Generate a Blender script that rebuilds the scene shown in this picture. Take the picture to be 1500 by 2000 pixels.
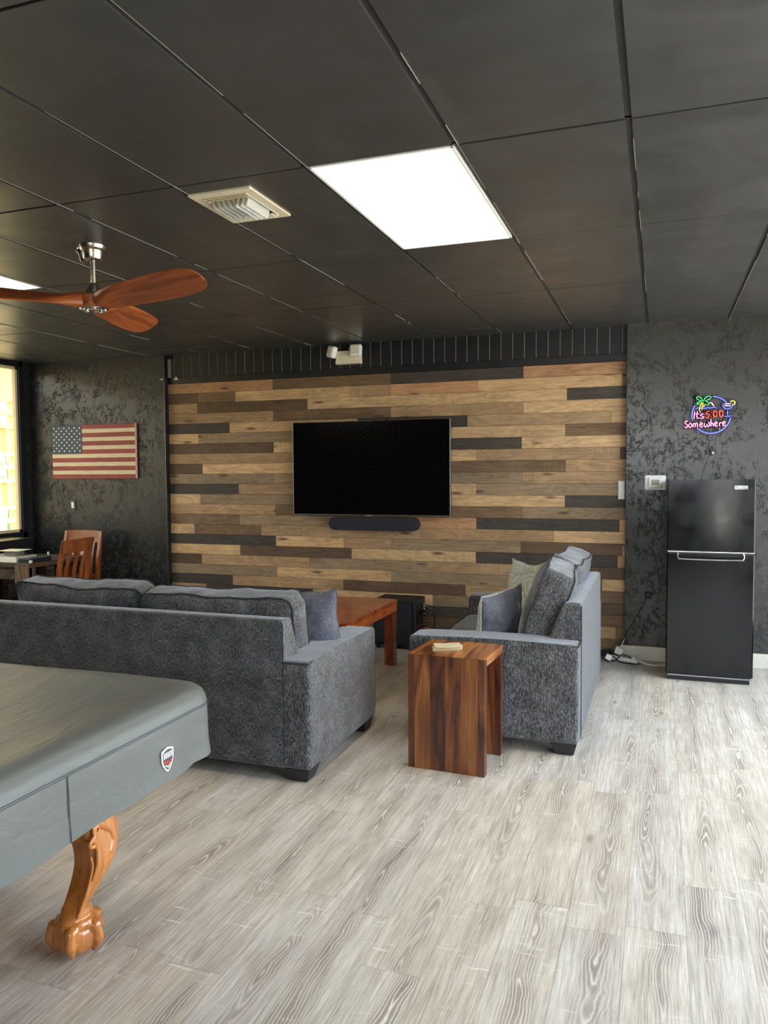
import bpy, bmesh, math, random
from mathutils import Vector, Matrix, noise

for o in list(bpy.data.objects):
    bpy.data.objects.remove(o)
SC = bpy.context.scene
COL = SC.collection
R = math.radians
random.seed(7)

# ------------------------------------------------------------------ camera
CAMZ = 1.6
yaw, pitch, roll = -0.341248, -0.0526276, -0.00687681
fw = Vector((math.sin(yaw) * math.cos(pitch), math.cos(yaw) * math.cos(pitch), math.sin(pitch)))
rt = Vector((math.cos(yaw), -math.sin(yaw), 0))
up = rt.cross(fw)
rt, up = rt * math.cos(roll) + up * math.sin(roll), -rt * math.sin(roll) + up * math.cos(roll)
cd = bpy.data.cameras.new('camera')
cam = bpy.data.objects.new('camera', cd)
COL.objects.link(cam)
cam.matrix_world = Matrix(((rt.x, up.x, -fw.x, 0), (rt.y, up.y, -fw.y, 0), (rt.z, up.z, -fw.z, CAMZ), (0, 0, 0, 1)))
cd.sensor_fit = 'HORIZONTAL'
cd.sensor_width = 36.0
cd.lens = 1522.26 / 1500 * 36.0
cd.clip_start = 0.02
SC.camera = cam

# ------------------------------------------------------------------ view, world, daylight
SC.view_settings.view_transform = 'Standard'
SC.view_settings.look = 'None'
SC.view_settings.gamma = 1.0
SC.view_settings.use_curve_mapping = False
SC.view_settings.exposure = 0.0
SKY = 11.3
LED = 12.0
W = bpy.data.worlds.new('world')
SC.world = W
W.use_nodes = True
wn = W.node_tree
wn.nodes.clear()
wo = wn.nodes.new('ShaderNodeOutputWorld')
bg = wn.nodes.new('ShaderNodeBackground')
tc = wn.nodes.new('ShaderNodeTexCoord')
sx = wn.nodes.new('ShaderNodeSeparateXYZ')
cr = wn.nodes.new('ShaderNodeValToRGB')
mr = wn.nodes.new('ShaderNodeMapRange')
wn.links.new(tc.outputs['Generated'], sx.inputs[0])
wn.links.new(sx.outputs['Z'], mr.inputs['Value'])
mr.inputs['From Min'].default_value = -1
mr.inputs['From Max'].default_value = 1
wn.links.new(mr.outputs[0], cr.inputs[0])
e = cr.color_ramp.elements
e[0].position = 0.0; e[0].color = (0.62, 0.60, 0.54, 1)
e[1].position = 1.0; e[1].color = (0.72, 0.85, 1.0, 1)
for p_, c_ in ((0.49, (0.66, 0.65, 0.60, 1)), (0.52, (0.88, 0.94, 1.0, 1))):
    q = cr.color_ramp.elements.new(p_); q.color = c_
wn.links.new(cr.outputs[0], bg.inputs[0])
bg.inputs[1].default_value = SKY
wn.links.new(bg.outputs[0], wo.inputs[0])
try:
    W.cycles.sampling_method = 'MANUAL'
    W.cycles.sample_map_resolution = 256
except Exception:
    pass
SC.cycles.max_bounces = 8
SC.cycles.diffuse_bounces = 5
SC.cycles.glossy_bounces = 4
SC.cycles.transparent_max_bounces = 8
SC.cycles.sample_clamp_indirect = 6.0
SC.cycles.caustics_reflective = False
SC.cycles.caustics_refractive = False
SC.cycles.use_denoising = True

# room extents
XL, XR, YR, YB, H = -6.55, 1.55, -3.0, 6.82, 2.80
YW = 6.90      # timber-clad recess
XW0, XW1 = -4.80, -0.277

def portal(name, loc, rot, sx_, sy_):
    l = bpy.data.lights.new(name, 'AREA')
    l.shape = 'RECTANGLE'; l.size = sx_; l.size_y = sy_; l.energy = 1
    l.cycles.is_portal = True
    o = bpy.data.objects.new(name, l)
    COL.objects.link(o); o.location = loc; o.rotation_euler = rot
    return o

WIN_R = [(0.7, 2.9), (3.3, 6.6)]      # right-hand windows, y ranges
WRZ = (0.25, 2.62)
WIN_B = [(-1.6, 0.75, 1.55, 2.62), (0.95, 1.52, 0.35, 2.62), (0.70, 0.80, 0.20, 0.90)]   # unseen rear windows shaped for fridge and wall reflections: x0,x1,z0,z1
for (a, b) in WIN_R:
    portal('window_portal', (XR + 0.06, (a + b) / 2, sum(WRZ) / 2), (0, R(90), 0), WRZ[1] - WRZ[0], b - a)
for (a, b, c, d) in WIN_B:
    portal('window_portal', ((a + b) / 2, YR - 0.06, (c + d) / 2), (R(90), 0, 0), b - a, d - c)

portal('walkway_portal', (-8.2, 3.1, 3.3), (0, 0, 0), 3.0, 3.2)

# ------------------------------------------------------------------ node helpers
def s2l(c):
    return tuple(((v / 255) / 12.92 if v / 255 <= 0.04045 else ((v / 255 + 0.055) / 1.055) ** 2.4) for v in c)

class NT:
    def __init__(s, name):
        s.m = bpy.data.materials.new(name); s.m.use_nodes = True
        s.t = s.m.node_tree; s.t.nodes.clear()
        s.out = s.t.nodes.new('ShaderNodeOutputMaterial')
        s.p = s.t.nodes.new('ShaderNodeBsdfPrincipled')
        s.t.links.new(s.p.outputs[0], s.out.inputs[0])
    def n(s, k, **kw):
        x = s.t.nodes.new(k)
        for a, b in kw.items(): setattr(x, a, b)
        return x
    def set(s, i, v):
        if hasattr(v, 'is_output') or isinstance(v, bpy.types.NodeSocket): s.t.links.new(v, i)
        else:
            if isinstance(v, tuple) and len(v) == 3 and i.type == 'RGBA': v = (*v, 1)
            i.default_value = v
    def math(s, op, a, b=None, c=None, clamp=False):
        x = s.n('ShaderNodeMath', operation=op, use_clamp=clamp)
        s.set(x.inputs[0], a)
        if b is not None: s.set(x.inputs[1], b)
        if c is not None: s.set(x.inputs[2], c)
        return x.outputs[0]
    def coord(s, kind='Object'):
        return s.n('ShaderNodeTexCoord').outputs[kind]
    def pos(s):
        return s.n('ShaderNodeNewGeometry').outputs['Position']
    def map(s, v, scale=(1, 1, 1), loc=(0, 0, 0), rot=(0, 0, 0)):
        x = s.n('ShaderNodeMapping'); s.set(x.inputs[0], v)
        x.inputs['Scale'].default_value = scale; x.inputs['Location'].default_value = loc; x.inputs['Rotation'].default_value = rot
        return x.outputs[0]
    def noise(s, v, scale=5, detail=4, rough=0.5, dist=0.0, out=0):
        x = s.n('ShaderNodeTexNoise'); s.set(x.inputs['Vector'], v)
        s.set(x.inputs['Scale'], scale); x.inputs['Detail'].default_value = detail
        x.inputs['Roughness'].default_value = rough; x.inputs['Distortion'].default_value = dist
        return x.outputs[out]
    def vor(s, v, scale=5, feature='F1', out='Distance', rnd=1.0):
        x = s.n('ShaderNodeTexVoronoi', feature=feature); s.set(x.inputs['Vector'], v)
        x.inputs['Scale'].default_value = scale; x.inputs['Randomness'].default_value = rnd
        return x.outputs[out]
    def ramp(s, f, stops, interp='LINEAR'):
        x = s.n('ShaderNodeValToRGB'); s.set(x.inputs[0], f)
        el = x.color_ramp.elements; x.color_ramp.interpolation = interp
        while len(el) > 1: el.remove(el[-1])
        el[0].position = stops[0][0]; el[0].color = (*stops[0][1], 1)
        for p, c in stops[1:]:
            q = el.new(p); q.color = (*c, 1)
        return x.outputs[0]
    def mr(s, v, a, b, c=0.0, d=1.0):
        x = s.n('ShaderNodeMapRange'); s.set(x.inputs[0], v)
        for i, k in enumerate((a, b, c, d)): s.set(x.inputs[i + 1], k)
        return x.outputs[0]
    def mix(s, f, a, b, mode='MIX'):
        x = s.n('ShaderNodeMix', data_type='RGBA', blend_type=mode)
        s.set(x.inputs[0], f); s.set(x.inputs[6], a); s.set(x.inputs[7], b)
        return x.outputs[2]
    def sep(s, v):
        x = s.n('ShaderNodeSeparateXYZ'); s.set(x.inputs[0], v); return x.outputs
    def comb(s, a, b, c):
        x = s.n('ShaderNodeCombineXYZ')
        for i, k in enumerate((a, b, c)): s.set(x.inputs[i], k)
        return x.outputs[0]
    def white(s, v, out=1):
        x = s.n('ShaderNodeTexWhiteNoise', noise_dimensions='3D'); s.set(x.inputs[0], v); return x.outputs[0 if out == 'v' else 1]
    def bump(s, h, strength=0.3, dist=0.01):
        x = s.n('ShaderNodeBump'); s.set(x.inputs['Height'], h)
        x.inputs['Strength'].default_value = strength; x.inputs['Distance'].default_value = dist
        s.t.links.new(x.outputs[0], s.p.inputs['Normal'])
    def fin(s, base=None, rough=None, metal=None, spec=None, **kw):
        if base is not None: s.set(s.p.inputs['Base Color'], base)
        if rough is not None: s.set(s.p.inputs['Roughness'], rough)
        if metal is not None: s.set(s.p.inputs['Metallic'], metal)
        if spec is not None: s.set(s.p.inputs['Specular IOR Level'], spec)
        for k, v in kw.items(): s.set(s.p.inputs[k.replace('_', ' ')], v)
        return s.m

def plain(name, rgb, rough=0.5, metal=0.0, var=0.06, spec=None, bump=0.0, scale=40, **kw):
    """painted / plastic / metal surface with a little mottling so nothing is perfectly even"""
    t = NT(name)
    c = s2l(rgb)
    n = t.noise(t.coord(), scale, 3)
    a = tuple(v * (1 - var) for v in c); b = tuple(min(1, v * (1 + var)) for v in c)
    col = t.mix(n, a, b)
    if bump: t.bump(n, bump, 0.002)
    r = t.mr(n, 0.3, 0.7, max(0, rough - 0.04), rough + 0.04)
    return t.fin(col, r, metal, spec, **kw)

def wood(name, c1, c2, c3, axis='Z', scale=1.0, rough=0.35, board=None, baxis=0, spec=None, coat=0.0, contrast=1.0, rings_n=7.0):
    """long-grain timber: stretched grain with growth rings; board = strip width for glued-up boards"""
    t = NT(name)
    v = t.coord()
    x, y, z = t.sep(v)[:3]
    ax = 'XYZ'.index(axis)
    if board:
        w_ = (x, y, z)[baxis]
        idx = t.math('FLOOR', t.math('DIVIDE', w_, board))
        off = t.white(t.comb(idx, 3.7, 1.3))
        v2 = t.n('ShaderNodeVectorMath', operation='MULTIPLY_ADD')
        t.set(v2.inputs[0], off); v2.inputs[1].default_value = (9, 9, 9); t.set(v2.inputs[2], v)
        vv = v2.outputs[0]
        tone = t.white(t.comb(idx, 9.1, 4.2), 'v')
    else:
        vv = v; tone = None
    st = [9 * scale] * 3; st[ax] = 1.1 * scale
    m1 = t.map(vv, tuple(st))
    big = t.noise(m1, 1.0, 3, 0.5, 0.6)
    rings = t.math('FRACT', t.math('MULTIPLY', big, float(rings_n)))
    rings = t.math('ABSOLUTE', t.math('SUBTRACT', rings, 0.5))
    rings = t.mr(rings, 0.0, 0.5)
    vein = t.math('MULTIPLY', t.mr(rings, 0.0, 0.16, 0.20, 0.0), contrast)
    sf = [150 * scale] * 3; sf[ax] = 5 * scale
    fine = t.noise(t.map(vv, tuple(sf)), 1.0, 3, 0.6)
    f = t.math('ADD', t.math('MULTIPLY', rings, 0.55 * contrast), t.math('MULTIPLY', fine, 0.5))
    f = t.math('ADD', f, t.math('MULTIPLY', t.math('SUBTRACT', big, 0.5), 0.9 * contrast))
    f = t.math('SUBTRACT', f, vein)
    if tone is not None: f = t.math('ADD', f, t.mr(tone, 0, 1, -0.22, 0.22))
    col = t.ramp(f, [(0.12, s2l(c1)), (0.5, s2l(c2)), (0.9, s2l(c3))])
    t.bump(fine, 0.15, 0.002)
    t.set(t.p.inputs['Coat Weight'], coat)
    t.p.inputs['Coat Roughness'].default_value = 0.15
    return t.fin(col, rough, 0.0, spec)

# ------------------------------------------------------------------ materials
M = {}
def fabric(name, dark, mid, light, streak=1.0):
    t = NT(name)
    v = t.coord()
    a = t.noise(t.map(v, (330, 330, 75)), 1.0, 2, 0.6)
    a2 = t.noise(t.map(v, (120, 120, 30)), 1.0, 2, 0.6)
    b = t.noise(v, 9, 3, 0.55)
    f = t.math('ADD', t.math('MULTIPLY', a, 0.75), t.math('ADD', t.math('MULTIPLY', b, 0.22), t.math('MULTIPLY', a2, 0.22)))
    col = t.ramp(f, [(0.42, s2l(dark)), (0.58, s2l(mid)), (0.76, s2l(light))])
    t.bump(a, 0.6, 0.003)
    return t.fin(col, 0.9, 0, 0.2, Sheen_Weight=0.5, Sheen_Roughness=0.35, Sheen_Tint=(0.9, 0.94, 1.0, 1))
M['fabric'] = fabric('charcoal_chenille', (25, 25, 26), (66, 66, 67), (128, 130, 132))
M['fabric_dark'] = plain('piping_cloth', (38, 40, 44), 0.9)
M['pillow_gray'] = fabric('gray_pillow_cloth', (54, 55, 62), (84, 86, 96), (112, 114, 124))

def sage():
    t = NT('sage_damask')
    v = t.coord()
    w = t.noise(v, 3, 1)
    wv = t.n('ShaderNodeTexWave', wave_type='RINGS', rings_direction='SPHERICAL')
    vo = t.n('ShaderNodeTexVoronoi'); t.set(vo.inputs['Vector'], v); vo.inputs['Scale'].default_value = 7
    t.set(wv.inputs['Vector'], v); wv.inputs['Scale'].default_value = 0
    d = t.math('MULTIPLY', vo.outputs['Distance'], 34)
    s_ = t.math('SINE', d)
    edge = t.vor(v, 7, 'DISTANCE_TO_EDGE')
    f = t.math('ADD', t.mr(s_, -1, 1, 0.25, 0.65), t.mr(edge, 0, 0.06, -0.25, 0.1))
    col = t.ramp(f, [(0.1, s2l((140, 142, 128))), (0.6, s2l((176, 178, 162))), (1.0, s2l((204, 206, 192)))])
    t.bump(f, 0.35, 0.003)
    return t.fin(col, 0.8, 0, 0.25, Sheen_Weight=0.2)
M['sage'] = sage()

def stucco(name, base, rough, amp):
    t = NT(name)
    v = t.pos()
    wob = t.noise(v, 3, 2, 0.5, 0, 1)
    vm = t.n('ShaderNodeVectorMath', operation='MULTIPLY_ADD')
    t.set(vm.inputs[0], wob); vm.inputs[1].default_value = (0.15, 0.15, 0.15); t.set(vm.inputs[2], v)
    a = t.noise(t.map(vm.outputs[0], (1.3, 1, 0.8)), 15.0, 6, 0.68, 0.5)
    ridge = t.math('ABSOLUTE', t.math('SUBTRACT', a, 0.53))
    ridge = t.mr(ridge, 0.0, 0.034, 1.0, 0.0)
    mask = t.mr(t.noise(v, 6.5, 3, 0.6), 0.42, 0.56, 0.0, 1.0)
    ridge = t.math('MULTIPLY', ridge, mask)
    b = t.noise(vm.outputs[0], 48, 4, 0.6, 0.5)
    crumbs = t.math('MULTIPLY', t.mr(b, 0.60, 0.68, 0, 1), mask)
    big = t.noise(v, 2.2, 2)
    h = t.math('ADD', t.math('MULTIPLY', ridge, 0.9), t.math('ADD', t.math('MULTIPLY', crumbs, 0.5), t.math('MULTIPLY', a, 0.35)))
    t.bump(h, 1.0, amp)
    col = t.mix(big, tuple(k * 0.85 for k in s2l(base)), tuple(k * 1.15 for k in s2l(base)))
    return t.fin(col, rough, 0, 0.5)
M['stucco'] = stucco('black_troweled_plaster', (25, 26, 25), 0.34, 0.0024)
M['stucco_right'] = stucco('heavy_lit_plaster', (54, 54, 51), 0.22, 0.0028)  # same plaster with more texture, lightened to paint its daylight

def black_paint(name, rgb, rough, bumpy=0.1):
    t = NT(name)
    v = t.pos()
    n = t.noise(v, 3.0, 4, 0.6, 0.5)
    n2 = t.noise(v, 60, 3, 0.6)
    col = t.mix(n, tuple(k * 0.85 for k in s2l(rgb)), tuple(k * 1.2 for k in s2l(rgb)))
    t.bump(t.math('ADD', t.math('MULTIPLY', n, 2.0), t.math('MULTIPLY', n2, 0.2)), bumpy, 0.004)
    return t.fin(col, t.mr(n, 0.3, 0.7, rough - 0.08, rough + 0.1), 0, 0.5)

def ceiling_mat():
    t = NT('painted_ceiling_tile')
    v = t.pos()
    n = t.noise(t.map(v, (1.2, 2.2, 1)), 1.6, 5, 0.62, 0.9)
    sm = t.mr(t.noise(t.map(v, (3, 1.2, 1), rot=(0, 0, 0.6)), 1.6, 5, 0.6, 0.8), 0.50, 0.80, 0, 1)
    col = t.mix(sm, s2l((55, 56, 55)), s2l((78, 78, 76)))
    col = t.mix(n, col, s2l((62, 63, 62)))
    n3 = t.noise(v, 0.9, 2)
    t.bump(t.math('ADD', t.math('MULTIPLY', n3, 3.0), t.math('MULTIPLY', t.noise(v, 90, 2), 0.05)), 0.12, 0.004)
    return t.fin(col, t.mr(n, 0.3, 0.7, 0.29, 0.44), 0, 0.85)
M['ceil'] = ceiling_mat()
M['grid'] = black_paint('black_grid_bar', (44, 44, 45), 0.35)
M['black_paint'] = black_paint('black_painted_board', (15, 16, 17), 0.45)
M['groove'] = plain('groove_glint', (150, 148, 140), 0.5)  # grey colour stands for light caught in the board grooves
M['chip_glint'] = plain('chipped_edge_glint', (150, 148, 136), 0.6)  # one pale colour for chipped paint and painted edge highlights
M['trim_black'] = black_paint('black_trim_paint', (17, 18, 20), 0.4)
M['white_trim'] = plain('cream_baseboard_paint', (206, 203, 190), 0.5)
M['cream'] = plain('cream_frame_paint', (222, 206, 160), 0.5)
M['block'] = plain('yellow_block_paint', (214, 190, 126), 0.75, var=0.08, bump=0.2)
M['walk_ceiling'] = plain('cream_soffit_paint', (226, 214, 160), 0.7)

def floor_mat():
    t = NT('whitewashed_oak_plank')
    v = t.pos()
    x, y, z = t.sep(v)[:3]
    PW, PL = 0.2, 1.22
    xs = t.math('DIVIDE', t.math('ADD', x, 40.1), PW)
    ix = t.math('FLOOR', xs)
    fx = t.math('SUBTRACT', xs, ix)
    roff = t.white(t.comb(ix, 0.5, 0.5), 'v')
    ys = t.math('ADD', t.math('DIVIDE', t.math('ADD', y, 30.0), PL), roff)
    iy = t.math('FLOOR', ys)
    fy = t.math('SUBTRACT', ys, iy)
    rc = t.white(t.comb(ix, iy, 2.5))
    r1, r2, r3 = t.sep(rc)[:3]
    rd = t.white(t.comb(iy, ix, 7.5))
    r4, r5, r6 = t.sep(rd)[:3]
    # plank-local coordinates in metres
    u = t.math('MULTIPLY', t.math('SUBTRACT', fx, t.mr(r1, 0, 1, 0.25, 0.75)), PW)
    w = t.math('MULTIPLY', fy, PL)
    sh = t.math('MULTIPLY', r2, 60.0)
    pv = t.comb(u, t.math('ADD', w, sh), t.math('MULTIPLY', r3, 20))
    wav = t.noise(t.map(pv, (3.0, 2.3, 1)), 1.0, 2, 0.5)
    wav2 = t.noise(t.map(pv, (14, 9, 1)), 1.0, 3, 0.55)
    u2 = t.math('ADD', u, t.math('ADD', t.math('MULTIPLY', t.math('SUBTRACT', wav, 0.5), 0.11), t.math('MULTIPLY', t.math('SUBTRACT', wav2, 0.5), 0.012)))
    slope = t.mr(r4, 0, 1, -0.11, 0.11)
    dd = t.math('MULTIPLY', t.math('SUBTRACT', fy, r5), slope)
    dd = t.math('ADD', dd, t.math('MULTIPLY', t.math('SUBTRACT', wav, 0.5), 0.05))
    rr = t.math('SQRT', t.math('ADD', t.math('MULTIPLY', u2, u2), t.math('MULTIPLY', dd, dd)))
    rr = t.math('ADD', rr, t.math('MULTIPLY', t.math('SUBTRACT', wav2, 0.5), 0.010))
    ring = t.math('FRACT', t.math('MULTIPLY', rr, 105.0))
    line = t.math('ABSOLUTE', t.math('SUBTRACT', ring, 0.5))
    lime = t.mr(line, 0.30, 0.5, 0.0, 1.0)            # pale filled pores
    darkg = t.mr(line, 0.0, 0.22, 1.0, 0.0)
    near = t.mr(rr, 0.010, 0.062, 1.0, 0.0)           # cathedral heart only
    patch = t.noise(t.map(pv, (5, 1.4, 1)), 1.0, 3, 0.6)
    near = t.math('MULTIPLY', near, t.mr(patch, 0.34, 0.60, 0.1, 1.0))
    fine = t.noise(t.map(pv, (230, 6, 1)), 1.0, 4, 0.65)
    fine2 = t.noise(t.map(pv, (60, 3, 1)), 1.0, 3, 0.6)
    cross = t.noise(t.map(pv, (7, 60, 1)), 1.0, 3, 0.6, 0.5)
    cmask = t.noise(t.map(pv, (4, 3, 1)), 1.0, 2)
    blot = t.noise(t.map(pv, (9, 3.0, 1)), 1.0, 4, 0.6, 0.6)
    base = t.ramp(t.math('ADD', t.math('MULTIPLY', fine, 0.5), t.math('MULTIPLY', t.math('ADD', fine2, blot), 0.25)),
                  [(0.34, s2l((140, 132, 120))), (0.48, s2l((178, 171, 159))), (0.64, s2l((214, 209, 200)))])
    tint = t.mix(r6, s2l((255, 250, 242)), s2l((250, 250, 252)))
    base = t.mix(1.0, base, tint, 'MULTIPLY')
    dark = t.mix(fine, s2l((112, 100, 88)), s2l((146, 134, 121)))
    col = t.mix(t.math('MULTIPLY', near, 0.75), base, dark)
    col = t.mix(t.math('MULTIPLY', near, t.math('MULTIPLY', darkg, 0.45)), col, s2l((98, 90, 84)))
    col = t.mix(t.math('MULTIPLY', t.math('ADD', t.math('MULTIPLY', near, 0.9), 0.10), lime), col, s2l((216, 210, 198)))
    cm = t.math('MULTIPLY', t.mr(cross, 0.60, 0.72, 0, 1), t.mr(cmask, 0.5, 0.62, 0, 0.75))
    col = t.mix(cm, col, s2l((220, 215, 204)))
    # knots
    kv = t.vor(t.map(pv, (5.0, 1.6, 1)), 1.0)
    kn = t.mr(kv, 0.03, 0.10, 0.7, 0.0)
    col = t.mix(kn, col, s2l((112, 108, 108)))
    # plank joints
    ex = t.math('MINIMUM', fx, t.math('SUBTRACT', 1.0, fx))
    ey = t.math('MINIMUM', fy, t.math('SUBTRACT', 1.0, fy))
    seam = t.math('MINIMUM', t.math('MULTIPLY', ex, PW), t.math('MULTIPLY', ey, PL))
    sm = t.mr(seam, 0.0006, 0.0022, 1.0, 0.0)
    col = t.mix(t.math('MULTIPLY', sm, 0.38), col, s2l((104, 96, 86)))
    tone = t.mr(r3, 0, 1, 0.96, 1.04)
    col = t.mix(1.0, col, t.comb(tone, tone, tone), 'MULTIPLY')
    t.bump(t.math('SUBTRACT', t.math('MULTIPLY', fine, 0.5), sm), 0.25, 0.0015)
    return t.fin(col, t.mr(fine, 0.3, 0.7, 0.42, 0.56), 0, 0.45)
M['floor'] = floor_mat()

def plank_wall_mat():
    t = NT('mixed_reclaimed_timber')
    v = t.pos()
    at = t.n('ShaderNodeAttribute'); at.attribute_name = 'tone'
    rn = t.n('ShaderNodeAttribute'); rn.attribute_name = 'seed'
    ofs = t.n('ShaderNodeVectorMath', operation='MULTIPLY_ADD')
    t.set(ofs.inputs[0], rn.outputs['Color']); ofs.inputs[1].default_value = (31, 17, 23); t.set(ofs.inputs[2], v)
    vv = ofs.outputs[0]
    warp = t.noise(t.map(vv, (1.6, 1, 9)), 1.0, 3, 0.5, 0.4)
    g = t.noise(t.map(vv, (2.6, 1, 130)), 1.0, 5, 0.65, 0.3)
    rg = t.math('ABSOLUTE', t.math('SUBTRACT', t.math('FRACT', t.math('MULTIPLY', warp, 9.0)), 0.5))
    blot = t.noise(t.map(vv, (3.2, 1, 6)), 1.0, 4, 0.6, 0.5)
    saw = t.noise(t.map(vv, (95, 1, 3)), 1.0, 2, 0.6)
    sawm = t.mr(t.noise(t.map(vv, (0.7, 1, 1)), 1.0, 1), 0.52, 0.6, 0, 0.35)
    f = t.math('ADD', t.math('MULTIPLY', g, 0.55), t.math('ADD', t.math('MULTIPLY', rg, 0.35), t.math('MULTIPLY', blot, 0.55)))
    f = t.math('ADD', f, t.math('MULTIPLY', t.math('SUBTRACT', saw, 0.5), sawm))
    sh = t.mr(f, 0.42, 0.90, 0.66, 1.50)
    col = t.mix(1.0, at.outputs['Color'], t.comb(sh, sh, sh), 'MULTIPLY')
    kv = t.vor(t.map(vv, (2.2, 1, 9)), 1.0)
    kn = t.mr(kv, 0.07, 0.17, 0.8, 0.0)
    col = t.mix(kn, col, s2l((66, 48, 34)))
    t.bump(f, 0.35, 0.003)
    return t.fin(col, 0.58, 0, 0.35)
M['planks'] = plank_wall_mat()

M['nickel'] = plain('brushed_nickel', (198, 190, 176), 0.28, 1.0)
M['chrome'] = plain('chrome', (215, 215, 215), 0.12, 1.0)
M['silver'] = plain('silver_bezel', (150, 152, 152), 0.3, 0.9)
M['blade'] = wood('walnut_fan_blade', (120, 56, 24), (172, 92, 46), (204, 124, 68), 'X', 0.8, 0.4, contrast=0.4)
M['coffee'] = wood('polished_rosewood', (110, 40, 14), (172, 78, 32), (208, 112, 52), 'X', 1.0, 0.22, coat=0.4, contrast=0.55)
M['coffee_edge'] = wood('orange_rosewood_edge', (150, 64, 20), (208, 104, 40), (234, 140, 66), 'X', 1.0, 0.22, coat=0.4, contrast=0.35)
M['coffee_leg'] = wood('polished_rosewood_leg', (84, 34, 18), (140, 66, 38), (176, 98, 60), 'Z', 1.0, 0.25, coat=0.4, contrast=0.6)
M['sheesham'] = wood('sheesham_panel', (54, 26, 14), (102, 57, 30), (160, 104, 52), 'Z', 0.5, 0.34, board=0.088, baxis=0, coat=0.2, contrast=0.6, rings_n=7)
M['sheesham_top'] = wood('sheesham_top', (74, 36, 18), (126, 74, 38), (172, 114, 62), 'Y', 0.62, 0.3, board=0.11, baxis=0, coat=0.25)
M['pool_leg'] = wood('honey_oak_carving', (146, 86, 34), (190, 122, 58), (214, 148, 82), 'Z', 0.7, 0.2, coat=0.6, contrast=0.35)
M['chairwood'] = wood('cherry_stained_chair', (96, 46, 20), (152, 84, 42), (182, 110, 60), 'Z', 1.0, 0.3, contrast=0.4)
M['rustic'] = wood('dark_rustic_plank', (34, 24, 17), (66, 50, 36), (96, 76, 56), 'Y', 1.0, 0.6)
M['rustic_end'] = wood('sawn_timber_end', (64, 46, 30), (104, 80, 54), (130, 104, 76), 'Z', 1.4, 0.75)

def cover_mat():
    t = NT('grey_vinyl_cover')
    v = t.pos()
    n = t.noise(v, 2.5, 3)
    w = t.noise(t.map(v, (3, 1.2, 3)), 3.5, 4, 0.55, 0.5)
    f = t.noise(v, 420, 2)
    col = t.mix(n, s2l((90, 94, 91)), s2l((100, 104, 100)))
    t.bump(t.math('ADD', t.math('MULTIPLY', w, 1.0), t.math('MULTIPLY', f, 0.04)), 0.55, 0.014)
    return t.fin(col, 0.45, 0, 0.4)
M['cover'] = cover_mat()
M['seam'] = plain('seam_thread', (62, 67, 68), 0.7)
M['black_plastic'] = plain('black_plastic', (22, 22, 24), 0.45)
M['leg_plastic'] = plain('black_block_foot', (34, 34, 37), 0.5)
M['fridge'] = plain('black_fridge_enamel', (10, 11, 12), 0.15, spec=0.5, scale=6, var=0.03)
M['screen'] = plain('dark_tv_glass', (4, 4, 5), 0.16, spec=0.5, var=0.02)
M['speaker_cloth'] = plain('blue_black_grille', (24, 26, 33), 0.85, bump=0.3, scale=500)
M['white_plastic'] = plain('white_plastic', (232, 232, 226), 0.4)
M['cream_plastic'] = plain('cream_plastic', (222, 212, 182), 0.45)
M['lcd'] = plain('grey_lcd', (132, 134, 118), 0.2)
M['paper'] = plain('cream_napkin', (246, 234, 204), 0.8)
M['red'] = wood('brick_red_painted_wood', (118, 38, 28), (160, 62, 46), (176, 78, 60), 'X', 1.2, 0.6, contrast=0.3)
M['offwhite'] = wood('antique_cream_painted_wood', (196, 176, 140), (222, 204, 170), (232, 218, 190), 'X', 1.2, 0.6, contrast=0.3)
M['navy'] = plain('faded_navy_paint', (48, 62, 76), 0.6)
M['star'] = plain('white_star_paint', (232, 232, 222), 0.6)
M['pink_edge'] = plain('pale_flag_edge', (206, 160, 140), 0.6)
M['teal'] = plain('teal_box_card', (44, 78, 84), 0.4)
M['greycard'] = plain('grey_box_card', (150, 148, 138), 0.5)
M['whitecard'] = plain('white_box_card', (236, 232, 208), 0.5)
M['darkcard'] = plain('dark_card', (34, 36, 38), 0.5)
M['copper'] = plain('copper_terminal', (190, 96, 60), 0.3, 0.8)
M['leaf'] = plain('green_hedge_leaf', (96, 124, 48), 0.6, var=0.5, scale=30)
M['pavement'] = plain('concrete_pavement', (168, 164, 156), 0.9)
M['rear_wall'] = black_paint('dark_rear_wall', (30, 30, 31), 0.5)

def emit(name, rgb, st):
    t = NT(name)
    t.p.inputs['Base Color'].default_value = (*s2l(rgb), 1)
    t.p.inputs['Emission Color'].default_value = (*s2l(rgb), 1)
    t.p.inputs['Emission Strength'].default_value = st
    return t.m
M['led'] = emit('lit_led_diffuser', (255, 241, 214), LED)
M['n_pink'] = emit('pink_neon', (255, 150, 196), 1.0)
M['n_red'] = emit('red_neon', (255, 92, 66), 1.0)
M['n_blue'] = emit('blue_neon', (120, 136, 255), 0.9)
M['n_green'] = emit('green_neon', (84, 230, 140), 0.8)
M['n_yellow'] = emit('yellow_neon', (255, 232, 50), 1.0)
M['n_white'] = emit('pale_pink_neon', (255, 214, 214), 1.0)
M['back_blue'] = plain('navy_acrylic', (22, 26, 92), 0.3)
M['back_green'] = plain('dark_green_acrylic', (10, 52, 30), 0.3)
M['back_red'] = plain('dark_red_acrylic', (92, 14, 20), 0.3)
M['back_plum'] = plain('plum_acrylic', (64, 14, 42), 0.3)

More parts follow.
